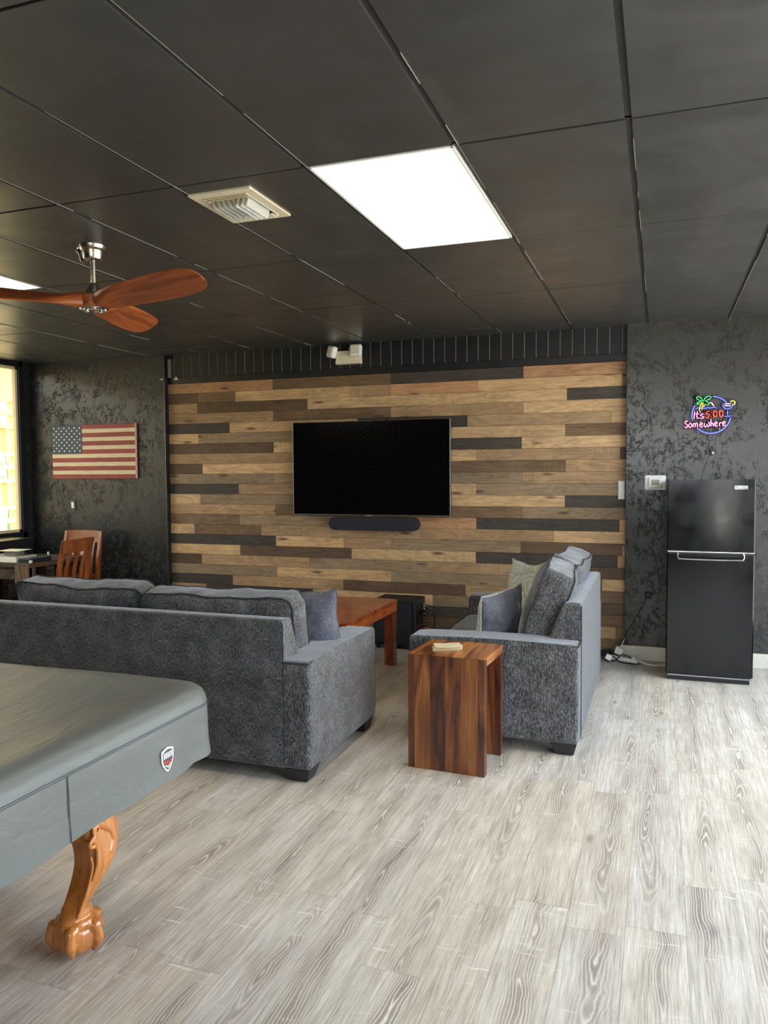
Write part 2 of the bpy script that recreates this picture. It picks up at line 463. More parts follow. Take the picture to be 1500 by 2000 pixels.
def glass():
    m = bpy.data.materials.new('window_glass'); m.use_nodes = True
    t = m.node_tree; t.nodes.clear()
    o = t.nodes.new('ShaderNodeOutputMaterial'); mx = t.nodes.new('ShaderNodeMixShader')
    tr = t.nodes.new('ShaderNodeBsdfTransparent'); gl = t.nodes.new('ShaderNodeBsdfGlossy')
    gl.inputs['Roughness'].default_value = 0.02
    lw = t.nodes.new('ShaderNodeLayerWeight'); lw.inputs['Blend'].default_value = 0.5
    pw = t.nodes.new('ShaderNodeMath'); pw.operation = 'POWER'; pw.inputs[1].default_value = 5.0
    ma = t.nodes.new('ShaderNodeMath'); ma.operation = 'MULTIPLY_ADD'; ma.inputs[1].default_value = 0.9; ma.inputs[2].default_value = 0.03
    t.links.new(lw.outputs['Facing'], pw.inputs[0]); t.links.new(pw.outputs[0], ma.inputs[0])
    t.links.new(ma.outputs[0], mx.inputs[0]); t.links.new(tr.outputs[0], mx.inputs[1]); t.links.new(gl.outputs[0], mx.inputs[2])
    t.links.new(mx.outputs[0], o.inputs[0])
    return m
M['glass'] = glass()

# ------------------------------------------------------------------ mesh helpers
def obj(name, bm, mat, parent=None, loc=None, smooth=35, label=None):
    me = bpy.data.meshes.new(name)
    bmesh.ops.recalc_face_normals(bm, faces=bm.faces)
    bm.to_mesh(me); bm.free()
    mats = mat if isinstance(mat, (list, tuple)) else [mat]
    for m_ in mats: me.materials.append(M[m_] if isinstance(m_, str) else m_)
    if smooth is not None and len(me.polygons):
        me.polygons.foreach_set('use_smooth', [True] * len(me.polygons))
        me.set_sharp_from_angle(angle=R(smooth))
    o = bpy.data.objects.new(name, me)
    COL.objects.link(o)
    if smooth is not None and smooth <= 40:
        wm = o.modifiers.new('weighted', 'WEIGHTED_NORMAL'); wm.keep_sharp = True; wm.weight = 80
    if parent: o.parent = parent
    if loc: o.location = loc
    if label: o['label'] = label
    return o

def tag(o, label, cat, group=None, kind=None):
    o['label'] = label; o['category'] = cat
    if group: o['group'] = group
    if kind: o['kind'] = kind
    return o

def thing(name, label, cat, loc=(0, 0, 0), rz=0, group=None, rot=None):
    o = bpy.data.objects.new(name, None); COL.objects.link(o)
    o.location = loc; o.rotation_euler = rot if rot else (0, 0, rz)
    o.empty_display_size = 0.1
    return tag(o, label, cat, group)

def struct(name, bm, mat, smooth=35, parent=None):
    o = obj(name, bm, mat, parent, smooth=smooth)
    if not parent: o['kind'] = 'structure'
    return o

def B(): return bmesh.new()

def box(bm, x0, x1, y0, y1, z0, z1, bev=0.0, seg=2, mi=0, rot=None):
    t = bmesh.new()
    vs = [t.verts.new((x, y, z)) for x in (x0, x1) for y in (y0, y1) for z in (z0, z1)]
    for f in ((0, 1, 3, 2), (4, 6, 7, 5), (0, 4, 5, 1), (2, 3, 7, 6), (0, 2, 6, 4), (1, 5, 7, 3)):
        t.faces.new([vs[i] for i in f])
    if bev:
        bmesh.ops.bevel(t, geom=list(t.edges), offset=bev, segments=seg, profile=0.5, affect='EDGES')
    if rot is not None:
        c = Vector(((x0 + x1) / 2, (y0 + y1) / 2, (z0 + z1) / 2))
        bmesh.ops.transform(t, matrix=Matrix.Translation(c) @ rot.to_4x4() @ Matrix.Translation(-c), verts=t.verts)
    for f in t.faces: f.material_index = mi
    join(bm, t)

def join(bm, t):
    me = bpy.data.meshes.new('tmp'); t.to_mesh(me); t.free()
    bm.from_mesh(me); bpy.data.meshes.remove(me)

def prism(bm, pts, a, b, axis='Y', bev=0.0, mi=0, seg=2):
    """extrude a 2-D outline along an axis between a and b"""
    t = bmesh.new()
    def P(p, d):
        return {'Y': (p[0], d, p[1]), 'X': (d, p[0], p[1]), 'Z': (p[0], p[1], d)}[axis]
    v0 = [t.verts.new(P(p, a)) for p in pts]; v1 = [t.verts.new(P(p, b)) for p in pts]
    n = len(pts)
    t.faces.new(v0); t.faces.new(v1[::-1])
    for i in range(n): t.faces.new((v0[i], v0[(i + 1) % n], v1[(i + 1) % n], v1[i]))
    if bev: bmesh.ops.bevel(t, geom=list(t.edges), offset=bev, segments=seg, profile=0.5, affect='EDGES')
    for f in t.faces: f.material_index = mi
    bmesh.ops.recalc_face_normals(t, faces=t.faces)
    join(bm, t)

def tube(bm, pts, r, n=8, closed=False, mi=0, caps=True):
    pts = [Vector(p) for p in pts]
    rs = r if isinstance(r, (list, tuple)) else [r] * len(pts)
    rings = []; N = len(pts); up_ = None
    for i, p in enumerate(pts):
        if closed: d = pts[(i + 1) % N] - pts[i - 1]
        else: d = pts[min(i + 1, N - 1)] - pts[max(i - 1, 0)]
        if d.length < 1e-9: d = Vector((0, 0, 1))
        d.normalize()
        if up_ is None:
            up_ = Vector((0, 0, 1)) if abs(d.z) < 0.9 else Vector((1, 0, 0))
        s = d.cross(up_)
        if s.length < 1e-6: s = d.cross(Vector((0, 1, 0)))
        s.normalize(); up_ = s.cross(d).normalized()
        rings.append([bm.verts.new(p + (s * math.cos(2 * math.pi * k / n) + up_ * math.sin(2 * math.pi * k / n)) * rs[i]) for k in range(n)])
    fs = []
    for i in range(N if closed else N - 1):
        a, b = rings[i], rings[(i + 1) % N]
        for k in range(n): fs.append(bm.faces.new((a[k], a[(k + 1) % n], b[(k + 1) % n], b[k])))
    if caps and not closed:
        fs.append(bm.faces.new(rings[0][::-1])); fs.append(bm.faces.new(rings[-1]))
    for f in fs: f.material_index = mi

def lathe(bm, prof, c=(0, 0, 0), n=32, mi=0):
    rings = []
    for r, z in prof:
        rings.append([bm.verts.new((c[0] + r * math.cos(2 * math.pi * k / n), c[1] + r * math.sin(2 * math.pi * k / n), c[2] + z)) for k in range(n)])
    for a, b in zip(rings, rings[1:]):
        for k in range(n):
            f = bm.faces.new((a[k], a[(k + 1) % n], b[(k + 1) % n], b[k])); f.material_index = mi
    for rg in (rings[0], rings[-1]):
        f = bm.faces.new(rg); f.material_index = mi

def ball(bm, c, rx, ry=None, rz=None, seg=20, mi=0, rot=None):
    t = bmesh.new()
    bmesh.ops.create_uvsphere(t, u_segments=seg, v_segments=max(8, seg // 2 + 2), radius=1)
    m = Matrix.Diagonal((rx, ry or rx, rz or rx, 1))
    if rot is not None: m = rot.to_4x4() @ m
    bmesh.ops.transform(t, matrix=Matrix.Translation(c) @ m, verts=t.verts)
    for f in t.faces: f.material_index = mi
    join(bm, t)

def smoothpath(pts, k=6):
    """Catmull-Rom through the points"""
    P = [Vector(p) for p in pts]
    if len(P) < 3: return P
    out = []
    for i in range(len(P) - 1):
        p0, p1, p2, p3 = P[max(i - 1, 0)], P[i], P[i + 1], P[min(i + 2, len(P) - 1)]
        for j in range(k):
            t = j / k
            out.append(0.5 * ((2 * p1) + (p2 - p0) * t + (2 * p0 - 5 * p1 + 4 * p2 - p3) * t * t + (3 * p1 - p0 - 3 * p2 + p3) * t ** 3))
    out.append(P[-1])
    return out

# ================================================================== STRUCTURE
bm = B(); box(bm, XL - 0.2, XR + 0.2, YR - 0.2, YW + 0.2, -0.06, 0.0); struct('floor', bm, 'floor')

# ceiling: painted lay-in tiles on a 2 ft x 4 ft grid
GX0, GY0, GX, GY = -1.338, 2.861, 0.6096, 1.228
lights = [(0, 0), (-5, 0)]
bm = B()
ix0 = int(math.floor((XL - GX0) / GX)); ix1 = int(math.ceil((XR - GX0) / GX))
iy0 = int(math.floor((YR - GY0) / GY)); iy1 = int(math.ceil((YW - GY0) / GY))
for i in range(ix0, ix1):
    for j in range(iy0, iy1):
        if (i, j) in lights: continue
        xa, xb = max(GX0 + i * GX + 0.012, XL), min(GX0 + (i + 1) * GX - 0.012, XR)
        ya, yb = max(GY0 + j * GY + 0.0055, YR), min(GY0 + (j + 1) * GY - 0.0055, YW)
        if xb - xa < 0.01 or yb - ya < 0.01: continue
        n_ = 4
        tl = [random.uniform(-0.0015, 0.0015) for _ in range(4)]
        sag = random.uniform(0.001, 0.004)
        grid = []
        for a in range(n_ + 1):
            row = []
            for b in range(n_ + 1):
                u_, v_ = a / n_, b / n_
                z = H - 0.002 + (tl[0] * (1 - u_) + tl[1] * u_) + (tl[2] * (1 - v_) + tl[3] * v_) * 0.7 - sag * 4 * u_ * (1 - u_) * 4 * v_ * (1 - v_) * 0.5
                row.append(bm.verts.new((xa + (xb - xa) * u_, ya + (yb - ya) * v_, z)))
            grid.append(row)
        for a in range(n_):
            for b in range(n_):
                bm.faces.new((grid[a][b], grid[a + 1][b], grid[a + 1][b + 1], grid[a][b + 1]))
        # tile edge
        ring = [grid[a][0] for a in range(n_ + 1)] + [grid[n_][b] for b in range(1, n_ + 1)] + [grid[a][n_] for a in range(n_ - 1, -1, -1)] + [grid[0][b] for b in range(n_ - 1, 0, -1)]
        upv = [bm.verts.new((v.co.x, v.co.y, H + 0.02)) for v in ring]
        for k in range(len(ring)):
            bm.faces.new((ring[k], upv[k], upv[(k + 1) % len(ring)], ring[(k + 1) % len(ring)]))
for i in range(ix0, ix1 + 1):
    x = GX0 + i * GX
    if XL < x < XR:
        box(bm, x - 0.0135, x + 0.0135, YR, YW, H + 0.006, H + 0.015, mi=1)
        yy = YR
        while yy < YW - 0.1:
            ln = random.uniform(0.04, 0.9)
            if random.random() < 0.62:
                box(bm, x + 0.0105, x + 0.0123, yy, min(yy + ln, YW), H - 0.0045, H + 0.004, mi=2)  # broken pale strip painting the highlight along the bar edge
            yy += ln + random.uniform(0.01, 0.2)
for j in range(iy0, iy1 + 1):
    y = GY0 + j * GY
    if YR < y < YW: box(bm, XL, XR, y - 0.006, y + 0.006, H + 0.006, H + 0.016, mi=1)
box(bm, XL - 0.2, XR + 0.2, YR - 0.2, YW + 0.2, H + 0.022, H + 0.1, mi=1)
struct('ceiling', bm, ['ceil', 'grid', 'chip_glint'], smooth=20)

# back wall, three stretches
bm = B()
box(bm, XW1, XR + 0.2, YB, YW + 0.2, 0, H + 0.02, 0.004)
struct('wall_back_right', bm, 'stucco_right')
bm = B()
box(bm, XL - 0.05, XW0, YB, YW + 0.2, 0, H + 0.02, 0.004)
struct('wall_back_left', bm, 'stucco')
bm = B(); box(bm, XW0, XW1, YW + 0.002, YW + 0.2, 0, H + 0.02); struct('wall_back_recess', bm, 'black_paint')

# timber cladding, one mesh, a colour value per board
TONE = {'D': (64, 58, 50), 'B': (108, 86, 62), 'T': (154, 125, 92), 'L': (182, 150, 109), 'G': (132, 112, 87), 'R': (170, 128, 92), 'C': (88, 70, 52)}
PXX = [(333, -4.80), (390, -4.448), (463, -4.013), (536, -3.594), (603, -3.222), (686, -2.778), (765, -2.371), (841, -1.993), (934, -1.548), (1020, -1.153), (1104, -0.781), (1193, -0.402), (1214, -0.314), (1230, -0.262)]
def wx(px):
    for (a, b), (c, d) in zip(PXX, PXX[1:]):
        if px <= c: return b + (d - b) * (px - a) / (c - a)
    return -0.262
ROWS = [
 [(536, 'R'), (765, 'B'), (1022, 'D'), (1230, 'R')],
 [(390, 'C'), (463, 'B'), (686, 'L'), (765, 'T'), (934, 'R'), (1214, 'L'), (1230, 'G')],
 [(389, 'T'), (603, 'C'), (841, 'L'), (1107, 'L'), (1230, 'D')],
 [(536, 'T'), (765, 'B'), (1022, 'T'), (1230, 'L')],
 [(451, 'D'), (700, 'L'), (914, 'D'), (1193, 'T'), (1230, 'L')],
 [(390, 'L'), (640, 'G'), (850, 'T'), (1104, 'L'), (1230, 'B')],
 [(536, 'C'), (780, 'L'), (1019, 'D'), (1230, 'L')],
 [(466, 'T'), (700, 'T'), (931, 'L'), (1211, 'T'), (1230, 'C')],
 [(397, 'C'), (690, 'L'), (860, 'T'), (1105, 'B'), (1230, 'T')],
 [(536, 'G'), (760, 'T'), (1020, 'G'), (1230, 'T')],
 [(467, 'D'), (700, 'T'), (931, 'L'), (1230, 'G')],
 [(392, 'L'), (640, 'G'), (850, 'T'), (1104, 'L'), (1230, 'D')],
 [(538, 'T'), (765, 'B'), (1020, 'B'), (1230, 'G')],
 [(467, 'B'), (690, 'G'), (931, 'R'), (1211, 'D'), (1230, 'L')],
 [(379, 'L'), (510, 'B'), (589, 'T'), (820, 'T'), (1083, 'T'), (1230, 'L')],
 [(538, 'D'), (671, 'L'), (765, 'T'), (1018, 'G'), (1217, 'C'), (1230, 'T')],
 [(468, 'L'), (686, 'C'), (930, 'L'), (1208, 'D'), (1230, 'T')],
 [(392, 'C'), (603, 'T'), (835, 'G'), (1060, 'T'), (1230, 'C')],
 [(539, 'G'), (764, 'L'), (1000, 'G'), (1178, 'B'), (1230, 'L')],
 [(452, 'D'), (670, 'T'), (910, 'C'), (1104, 'T'), (1230, 'B')],
 [(400, 'T'), (610, 'D'), (845, 'L'), (1060, 'G'), (1230, 'C')],
 [(536, 'T'), (765, 'C'), (1018, 'D'), (1230, 'B')],
 [(463, 'B'), (700, 'T'), (934, 'C'), (1206, 'T'), (1230, 'B')],
 [(603, 'C'), (841, 'G'), (1104, 'C'), (1230, 'B')],
 [(463, 'G'), (765, 'B'), (1018, 'C'), (1230, 'C')],
]
bm = B()
lay_t = bm.loops.layers.float_color.new('tone'); lay_s = bm.loops.layers.float_color.new('seed')
ZT, PH = 2.505, 0.1025
for k, row in enumerate(ROWS):
    zt = ZT - k * PH; zb = max(zt - PH, 0.0)
    x0 = XW0 + 0.002
    for (px, tcol) in row:
        x1 = min(wx(px), XW1 - 0.001) if px < 1230 else XW1 - 0.001
        t = bmesh.new()
        pop = random.uniform(0, 0.003)
        box(t, x0 + 0.0007, x1 - 0.0007, YW - 0.014 - pop, YW, zb + 0.0008, zt - 0.0008, 0.0012, 1)
        c = s2l(TONE[tcol]); j_ = random.uniform(0.90, 1.12); jr = random.uniform(-0.02, 0.02)
        c = (c[0] * j_ * (1 + jr), c[1] * j_, c[2] * j_ * (1 - jr), 1)
        sd = (random.random(), random.random(), random.random(), 1)
        lt = t.loops.layers.float_color.new('tone'); ls = t.loops.layers.float_color.new('seed')
        for f in t.faces:
            for l in f.loops: l[lt] = c; l[ls] = sd
        join(bm, t)
        x0 = x1
cl = struct('wall_back_cladding', bm, 'planks', smooth=20)

# grooved black boards above the cladding + rail
bm = B()
xg = XW1 - 0.038; edges = []
while xg > XW0: edges.append(xg); xg -= 0.1024
edges = [XW1] + edges + [XW0]
for a, b in zip(edges, edges[1:]):
    if a - b > 0.006: box(bm, b + 0.0028, a - 0.0028, YW - 0.016 - random.uniform(0, .0015), YW, 2.54, H, 0.002, 1)
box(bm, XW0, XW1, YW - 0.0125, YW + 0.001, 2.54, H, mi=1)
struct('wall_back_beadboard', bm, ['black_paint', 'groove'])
bm = B(); box(bm, XW0, XW1, YW - 0.021, YW, 2.506, 2.572, 0.004); struct('trim_1', bm, 'trim_black')
# worn metal corner bead at the left return of the recess
bm = B(); box(bm, XW0 - 0.001, XW0 + 0.0015, YB - 0.0015, YB + 0.002, 0, H, 0.0005); struct('trim_2', bm, 'silver')
# baseboard on the textured wall
bm = B(); box(bm, XW1 - 0.035, XR, YB - 0.014, YB, 0, 0.118, 0.003); struct('baseboard_back', bm, 'white_trim')

# left wall with window opening
WY0, WY1, WZ0, WZ1 = 3.2, 6.66, 0.965, 2.745
bm = B()
box(bm, XL - 0.05, XL, YR - 0.2, WY0, 0, H + 0.02)
box(bm, XL - 0.05, XL, WY1, YB, 0, H + 0.02)
box(bm, XL - 0.05, XL, WY0, WY1, 0, WZ0)
box(bm, XL - 0.05, XL, WY0, WY1, WZ1, H + 0.02)
struct('wall_left', bm, 'stucco')
bm = B()
for (a, b, c, d) in ((WY0 - 0.02, WY1 + 0.06, WZ0 - 0.06, WZ0), (WY0 - 0.02, WY1 + 0.06, WZ1, WZ1 + 0.05), (WY1, WY1 + 0.07, WZ0 - 0.06, WZ1 + 0.05), (WY0 - 0.07, WY0, WZ0 - 0.06, WZ1 + 0.05)):
    box(bm, XL - 0.02, XL + 0.02, a, b, c, d, 0.003)
struct('trim_3', bm, 'trim_black')
w1 = bpy.data.objects.new('window_1', None); COL.objects.link(w1); w1['kind'] = 'structure'
bm = B()
for (a, b, c, d) in ((WY0, WY1, WZ0, WZ0 + 0.03), (WY0, WY1, WZ1 - 0.03, WZ1), (WY1 - 0.03, WY1, WZ0, WZ1), (WY0, WY0 + 0.03, WZ0, WZ1), (4.9, 4.94, WZ0, WZ1)):
    box(bm, XL - 0.05, XL - 0.005, a, b, c, d, 0.002)
struct('window_frame', bm, 'cream', parent=w1)
bm = B(); box(bm, XL - 0.035, XL - 0.030, WY0 + 0.01, WY1 - 0.01, WZ0 + 0.01, WZ1 - 0.01); struct('glass_pane', bm, 'glass', parent=w1)
# black boxed-in ledge below the window
bm = B(); box(bm, XL, -6.20, 3.0, 6.46, 0, 0.925, 0.006); struct('trim_4', bm, 'black_paint')

# right and rear walls with unseen windows placed for daylight and reflections
def wall_with_holes(axis, pos, thick, a0, a1, holes, mat, name):
    bm = B()
    def seg(u0, u1, z0, z1):
        if u1 - u0 < 1e-4 or z1 - z0 < 1e-4: return
        if axis == 'X': box(bm, pos, pos + thick, u0, u1, z0, z1)
        else: box(bm, u0, u1, pos - thick, pos, z0, z1)
    us = sorted(set([a0, a1] + [h[0] for h in holes] + [h[1] for h in holes]))
    for u0, u1 in zip(us, us[1:]):
        hs = sorted([h for h in holes if h[0] < (u0 + u1) / 2 < h[1]], key=lambda h: h[2])
        z = 0
        for h in hs:
            seg(u0, u1, z, h[2]); z = h[3]
        seg(u0, u1, z, H + 0.02)
    return struct(name, bm, mat)
wall_with_holes('X', XR, 0.15, YR - 0.2, YB, [(a, b, *WRZ) for a, b in WIN_R], 'rear_wall', 'wall_right')
wall_with_holes('Y', YR, 0.15, XL, XR, WIN_B, 'rear_wall', 'wall_rear')
k = 2
for (a, b) in WIN_R:
    bm = B()
    for (u0, u1, z0, z1) in ((a, b, WRZ[0], WRZ[0] + .05), (a, b, WRZ[1] - .05, WRZ[1]), (a, a + .05, *WRZ), (b - .05, b, *WRZ), ((a + b) / 2 - .025, (a + b) / 2 + .025, *WRZ)):
        box(bm, XR + 0.02, XR + 0.10, u0, u1, z0, z1, 0.003)
    w_ = struct('window_%d' % k, bm, 'trim_black'); k += 1
    bm = B(); box(bm, XR + 0.055, XR + 0.061, a + .02, b - .02, WRZ[0] + .02, WRZ[1] - .02); struct('glass_pane', bm, 'glass', parent=w_)
for (a, b, c, d) in WIN_B:
    bm = B()
    for (u0, u1, z0, z1) in ((a, b, c, c + .04), (a, b, d - .04, d), (a, a + .04, c, d), (b - .04, b, c, d)):
        box(bm, u0, u1, YR - 0.10, YR - 0.02, z0, z1, 0.003)
    w_ = struct('window_%d' % k, bm, 'trim_black'); k += 1
    bm = B(); box(bm, a + .02, b - .02, YR - .061, YR - .055, c + .02, d - .02); struct('glass_pane', bm, 'glass', parent=w_)

# ---------------- covered walkway with yellow breeze-block screen outside the left window
BX = -9.16
bm = B(); box(bm, -9.6, XL - 0.15, 2.0, 13.0, -0.1, -0.02); struct('ground_walkway', bm, 'pavement')
bm = B()
for q in range(7):
    box(bm, BX - 0.2 + q * 0.38, BX - 0.2 + q * 0.38 + 0.372, 4.7, 13.0, 3.2, 3.24, 0.004, 1)
box(bm, BX - 0.4, XL - 0.1, 4.7, 13, 3.235, 3.3)
struct('ceiling_walkway', bm, 'walk_ceiling')
bm = B()
box(bm, BX - 0.2, BX, 1.4, 13.0, 2.70, 3.2)
S = 0.4015
wt, dp, g = 0.032, 0.19, 0.001
def ring_block(y0, y1, z0, z1):
    for (a, b, c, d) in ((y0, y1, z0, z0 + wt), (y0, y1, z1 - wt, z1), (y0, y0 + wt, z0 + wt, z1 - wt), (y1 - wt, y1, z0 + wt, z1 - wt)):
        box(bm, BX - dp, BX - random.uniform(0, 0.003), a + g, b - g, c + g, d - g)
for cidx in range(-18, 11):
    ya = 8.90 + cidx * S
    for r_ in range(7):
        zb = 2.70 - (r_ + 1) * S
        if zb < -0.2: continue
        hor = (r_ + cidx) % 2 == 0
        if hor:
            ring_block(ya, ya + S, zb, zb + S / 2); ring_block(ya, ya + S, zb + S / 2, zb + S)
        else:
            ring_block(ya, ya + S / 2, zb, zb + S); ring_block(ya + S / 2, ya + S, zb, zb + S)
struct('wall_block_screen', bm, 'block', smooth=None)
bm = B(); box(bm, BX - 0.2, XL - 0.05, 1.3, 1.45, -0.1, 3.2); struct('wall_sky_blocker', bm, 'block')  # unseen end wall, added to keep open sky out of reflections
# planting and ground beyond the screen
bm = B(); box(bm, -30, -9.7, -2, 30, -0.2, -0.08); struct('ground_garden', bm, 'pavement')
bm = B()
random.seed(3)
for q in range(900):
    c = Vector((random.uniform(-12.4, -11.4), random.uniform(9, 17), random.uniform(0, 2.3)))
    d = Vector((random.uniform(-1, 1), random.uniform(-1, 1), random.uniform(-1, 1))).normalized() * 0.09
    s_ = d.cross(Vector((0.3, 0.2, 1))).normalized() * 0.035
    vs = [bm.verts.new(c + p) for p in (-d, s_, d, -s_)]
    bm.faces.new(vs)
for q in range(12):
    y = 9 + q * 0.68
    tube(bm, [(-11.9, y, -0.08), (-11.9 + random.uniform(-.2, .2), y + .1, 1.2), (-11.9, y, 2.2)], [0.04, 0.03, 0.01], 6, mi=0)
hd = obj('hedge', bm, 'leaf', smooth=None)
tag(hd, 'sunlit green planting glimpsed through the yellow block screen', 'hedge', kind='stuff')
random.seed(11)

# ================================================================== LIGHT PANELS
def ceiling_light(ix, iy, label):
    t = thing('ceiling_light', label, 'light', (GX0 + (ix + .5) * GX, GY0 + (iy + .5) * GY, H), group='recessed LED panels')
    hx, hy = GX / 2 - 0.008, GY / 2 - 0.005
    bm = B()
    for (a, b, c, d) in ((-hx, hx, -hy, -hy + .014), (-hx, hx, hy - .014, hy), (-hx, -hx + .014, -hy, hy), (hx - .014, hx, -hy, hy)):
        box(bm, a, b, c, d, -0.004, 0.02, 0.002)
    obj('frame', bm, 'white_plastic', t)
    bm = B(); box(bm, -hx + .012, hx - .012, -hy + .012, hy - .012, 0.001, 0.012); obj('diffuser', bm, 'led', t)
    return t
ceiling_light(0, 0, 'large lit LED panel in the black ceiling right of the vent')
ceiling_light(-5, 0, 'lit LED panel cut by the left edge behind the fan blades')

# ================================================================== CEILING VENT
def vent():
    t = thing('ceiling_vent', 'cream square air vent with curved louvers beside the LED panel', 'vent', (-1.79, 3.15, H), 0)
    hx, hy = 0.152, 0.195
    bm = B()
    prof = [(0, -.016), (.045, -.016), (.052, -.010), (.056, 0.002)]
    fr = 0.042
    for (a, b, c, d) in ((-hx, hx, -hy, -hy + fr), (-hx, hx, hy - fr, hy), (-hx, -hx + fr, -hy + fr, hy - fr), (hx - fr, hx, -hy + fr, hy - fr)):
        box(bm, a, b, c, d, -0.012, 0.0, 0.003)
    obj('frame', bm, 'cream_plastic', t)
    bm = B()
    for (a, b, c, d) in ((-hx + fr, hx - fr, -hy + fr, -hy + fr + .012), (-hx + fr, hx - fr, hy - fr - .012, hy - fr), (-hx + fr, -hx + fr + .01, -hy + fr, hy - fr), (hx - fr - .01, hx - fr, -hy + fr, hy - fr)):
        box(bm, a, b, c, d, -0.020 if c > 0 else -0.013, -0.004, 0.003)
    obj('collar', bm, 'cream_plastic', t)
    bm = B(); box(bm, -hx + fr, hx - fr, -hy + fr, hy - fr, -0.003, -0.001); obj('backing', bm, 'walk_ceiling', t)
    # long slats running left-right at the front and back, then a bank of curved blades
    for y in (-0.135, -0.112, 0.118, 0.138):
        bm = B(); box(bm, -hx + fr + .008, hx - fr - .008, y - 0.011, y + 0.009, -0.014 if y < 0 else -0.024, -0.011 if y < 0 else -0.020, 0.001, rot=Matrix.Rotation(R(28 if y < 0 else -28), 3, 'X'))
        obj('slat', bm, 'cream_plastic', t)
    for i in range(8):
        x = -0.088 + i * 0.0255
        s_ = 1 if i < 5 else -1
        bm = B()
        pts = []
        for k in range(7):
            a = k / 6
            pts.append((x + s_ * 0.012 * a * a, -0.003 - 0.040 * a))
        n = len(pts); y0, y1 = -0.095, 0.10
        v0 = [bm.verts.new((p[0], y0, p[1])) for p in pts] ; v1 = [bm.verts.new((p[0], y1, p[1])) for p in pts]
        for k in range(n - 1): bm.faces.new((v0[k], v0[k + 1], v1[k + 1], v1[k]))
        bmesh.ops.solidify(bm, geom=list(bm.faces), thickness=0.0016)
        obj('louver', bm, 'white_plastic', t)
    bm = B()
    lathe(bm, [(0.001, -.0135), (.004, -.013), (.005, -.0115)], (0, -hy + .02, 0), 12); obj('screw', bm, 'nickel', t)
vent()

# ================================================================== CEILING FAN
def fan():
    t = thing('ceiling_fan', 'three-blade ceiling fan with walnut blades and brushed nickel mount', 'ceiling fan', (-2.845, 3.436, H))
    bm = B(); lathe(bm, [(0.02, 0), (.070, 0), (.070, -.006), (.066, -.018), (.064, -.024), (.056, -.030), (.052, -.062), (.047, -.074), (.030, -.080), (.012, -.082)])
    c = obj('canopy', bm, 'nickel', t)
    bm = B()
    pts = smoothpath([(-.085, -.01, -.004), (-.090, -.012, -.018), (-.074, -.012, -.036), (-.066, -.012, -.060), (-.060, -.012, -.076), (-.048, -.01, -.080)], 5)
    for a, b in zip(pts, pts[1:]): pass
    tube(bm, pts, 0.009, 10); obj('hanger_bracket', bm, 'nickel', t)
    bm = B(); lathe(bm, [(.0125, -.078), (.0125, -.21)], n=20); obj('downrod', bm, 'nickel', t)
    bm = B(); lathe(bm, [(.014, -.196), (.022, -.198), (.024, -.206), (.034, -.222), (.060, -.256), (.066, -.262), (.066, -.268), (.02, -.268)])
    obj('motor_housing', bm, 'nickel', t)
    bm = B(); lathe(bm, [(.02, -.264), (.078, -.266), (.082, -.272), (.080, -.322), (.072, -.328), (.02, -.328)], n=40); obj('hub', bm, 'blade', t)
    bm = B(); lathe(bm, [(.01, -.324), (.072, -.324), (.075, -.330), (.070, -.336), (.056, -.337), (.050, -.332), (.012, -.332)], n=40)
    pl = obj('bottom_plate', bm, 'chrome', t)
    for k in range(5):
        a = 2 * math.pi * k / 5 + .4
        bm = B(); ball(bm, (.056 * math.cos(a), .056 * math.sin(a), -.338), .009, .009, .006, 10); obj('screw', bm, 'chrome', pl)
    sec = [(.04, .10, .078, 2), (.09, .115, .078, 4), (.13, .128, .070, 10), (.18, .142, .052, 18), (.24, .154, .034, 24), (.32, .164, .021, 27), (.42, .172, .016, 29), (.54, .176, .014, 30),
           (.64, .174, .013, 30), (.72, .166, .012, 29), (.77, .148, .011, 28), (.80, .120, .010, 28), (.815, .085, .009, 28), (.824, .035, .006, 28)]
    for k in range(3):
        bm = B(); rings = []
        for (r, c, th, a) in sec:
            ring = []
            ca, sa = math.cos(R(a)), math.sin(R(a))
            for q in range(20):
                an = 2 * math.pi * q / 20
                ex = 0.5
                cy = c / 2 * abs(math.cos(an)) ** ex * (1 if math.cos(an) >= 0 else -1)
                cz = th / 2 * abs(math.sin(an)) ** ex * (1 if math.sin(an) >= 0 else -1)
                cy2 = cy
                y = cy2 * ca - cz * sa * -1 * -1
                z = -cy2 * sa + cz * ca
                ring.append(bm.verts.new((r, y, z - .294 + 0.012 * (r / .8))))
            rings.append(ring)
        for a, b in zip(rings, rings[1:]):
            for q in range(20): bm.faces.new((a[q], a[(q + 1) % 20], b[(q + 1) % 20], b[q]))
        bm.faces.new(rings[0]); bm.faces.new(rings[-1])
        o = obj('blade', bm, 'blade', t, smooth=50)
        o.rotation_euler = (0, 0, R(-14.5 + 120 * k))
fan()

# ================================================================== SOFT FURNISHING HELPERS
def nz(p, s, a, seed=0.0):
    return noise.noise(Vector((p[0] * s + seed, p[1] * s + seed * .7, p[2] * s - seed))) * a

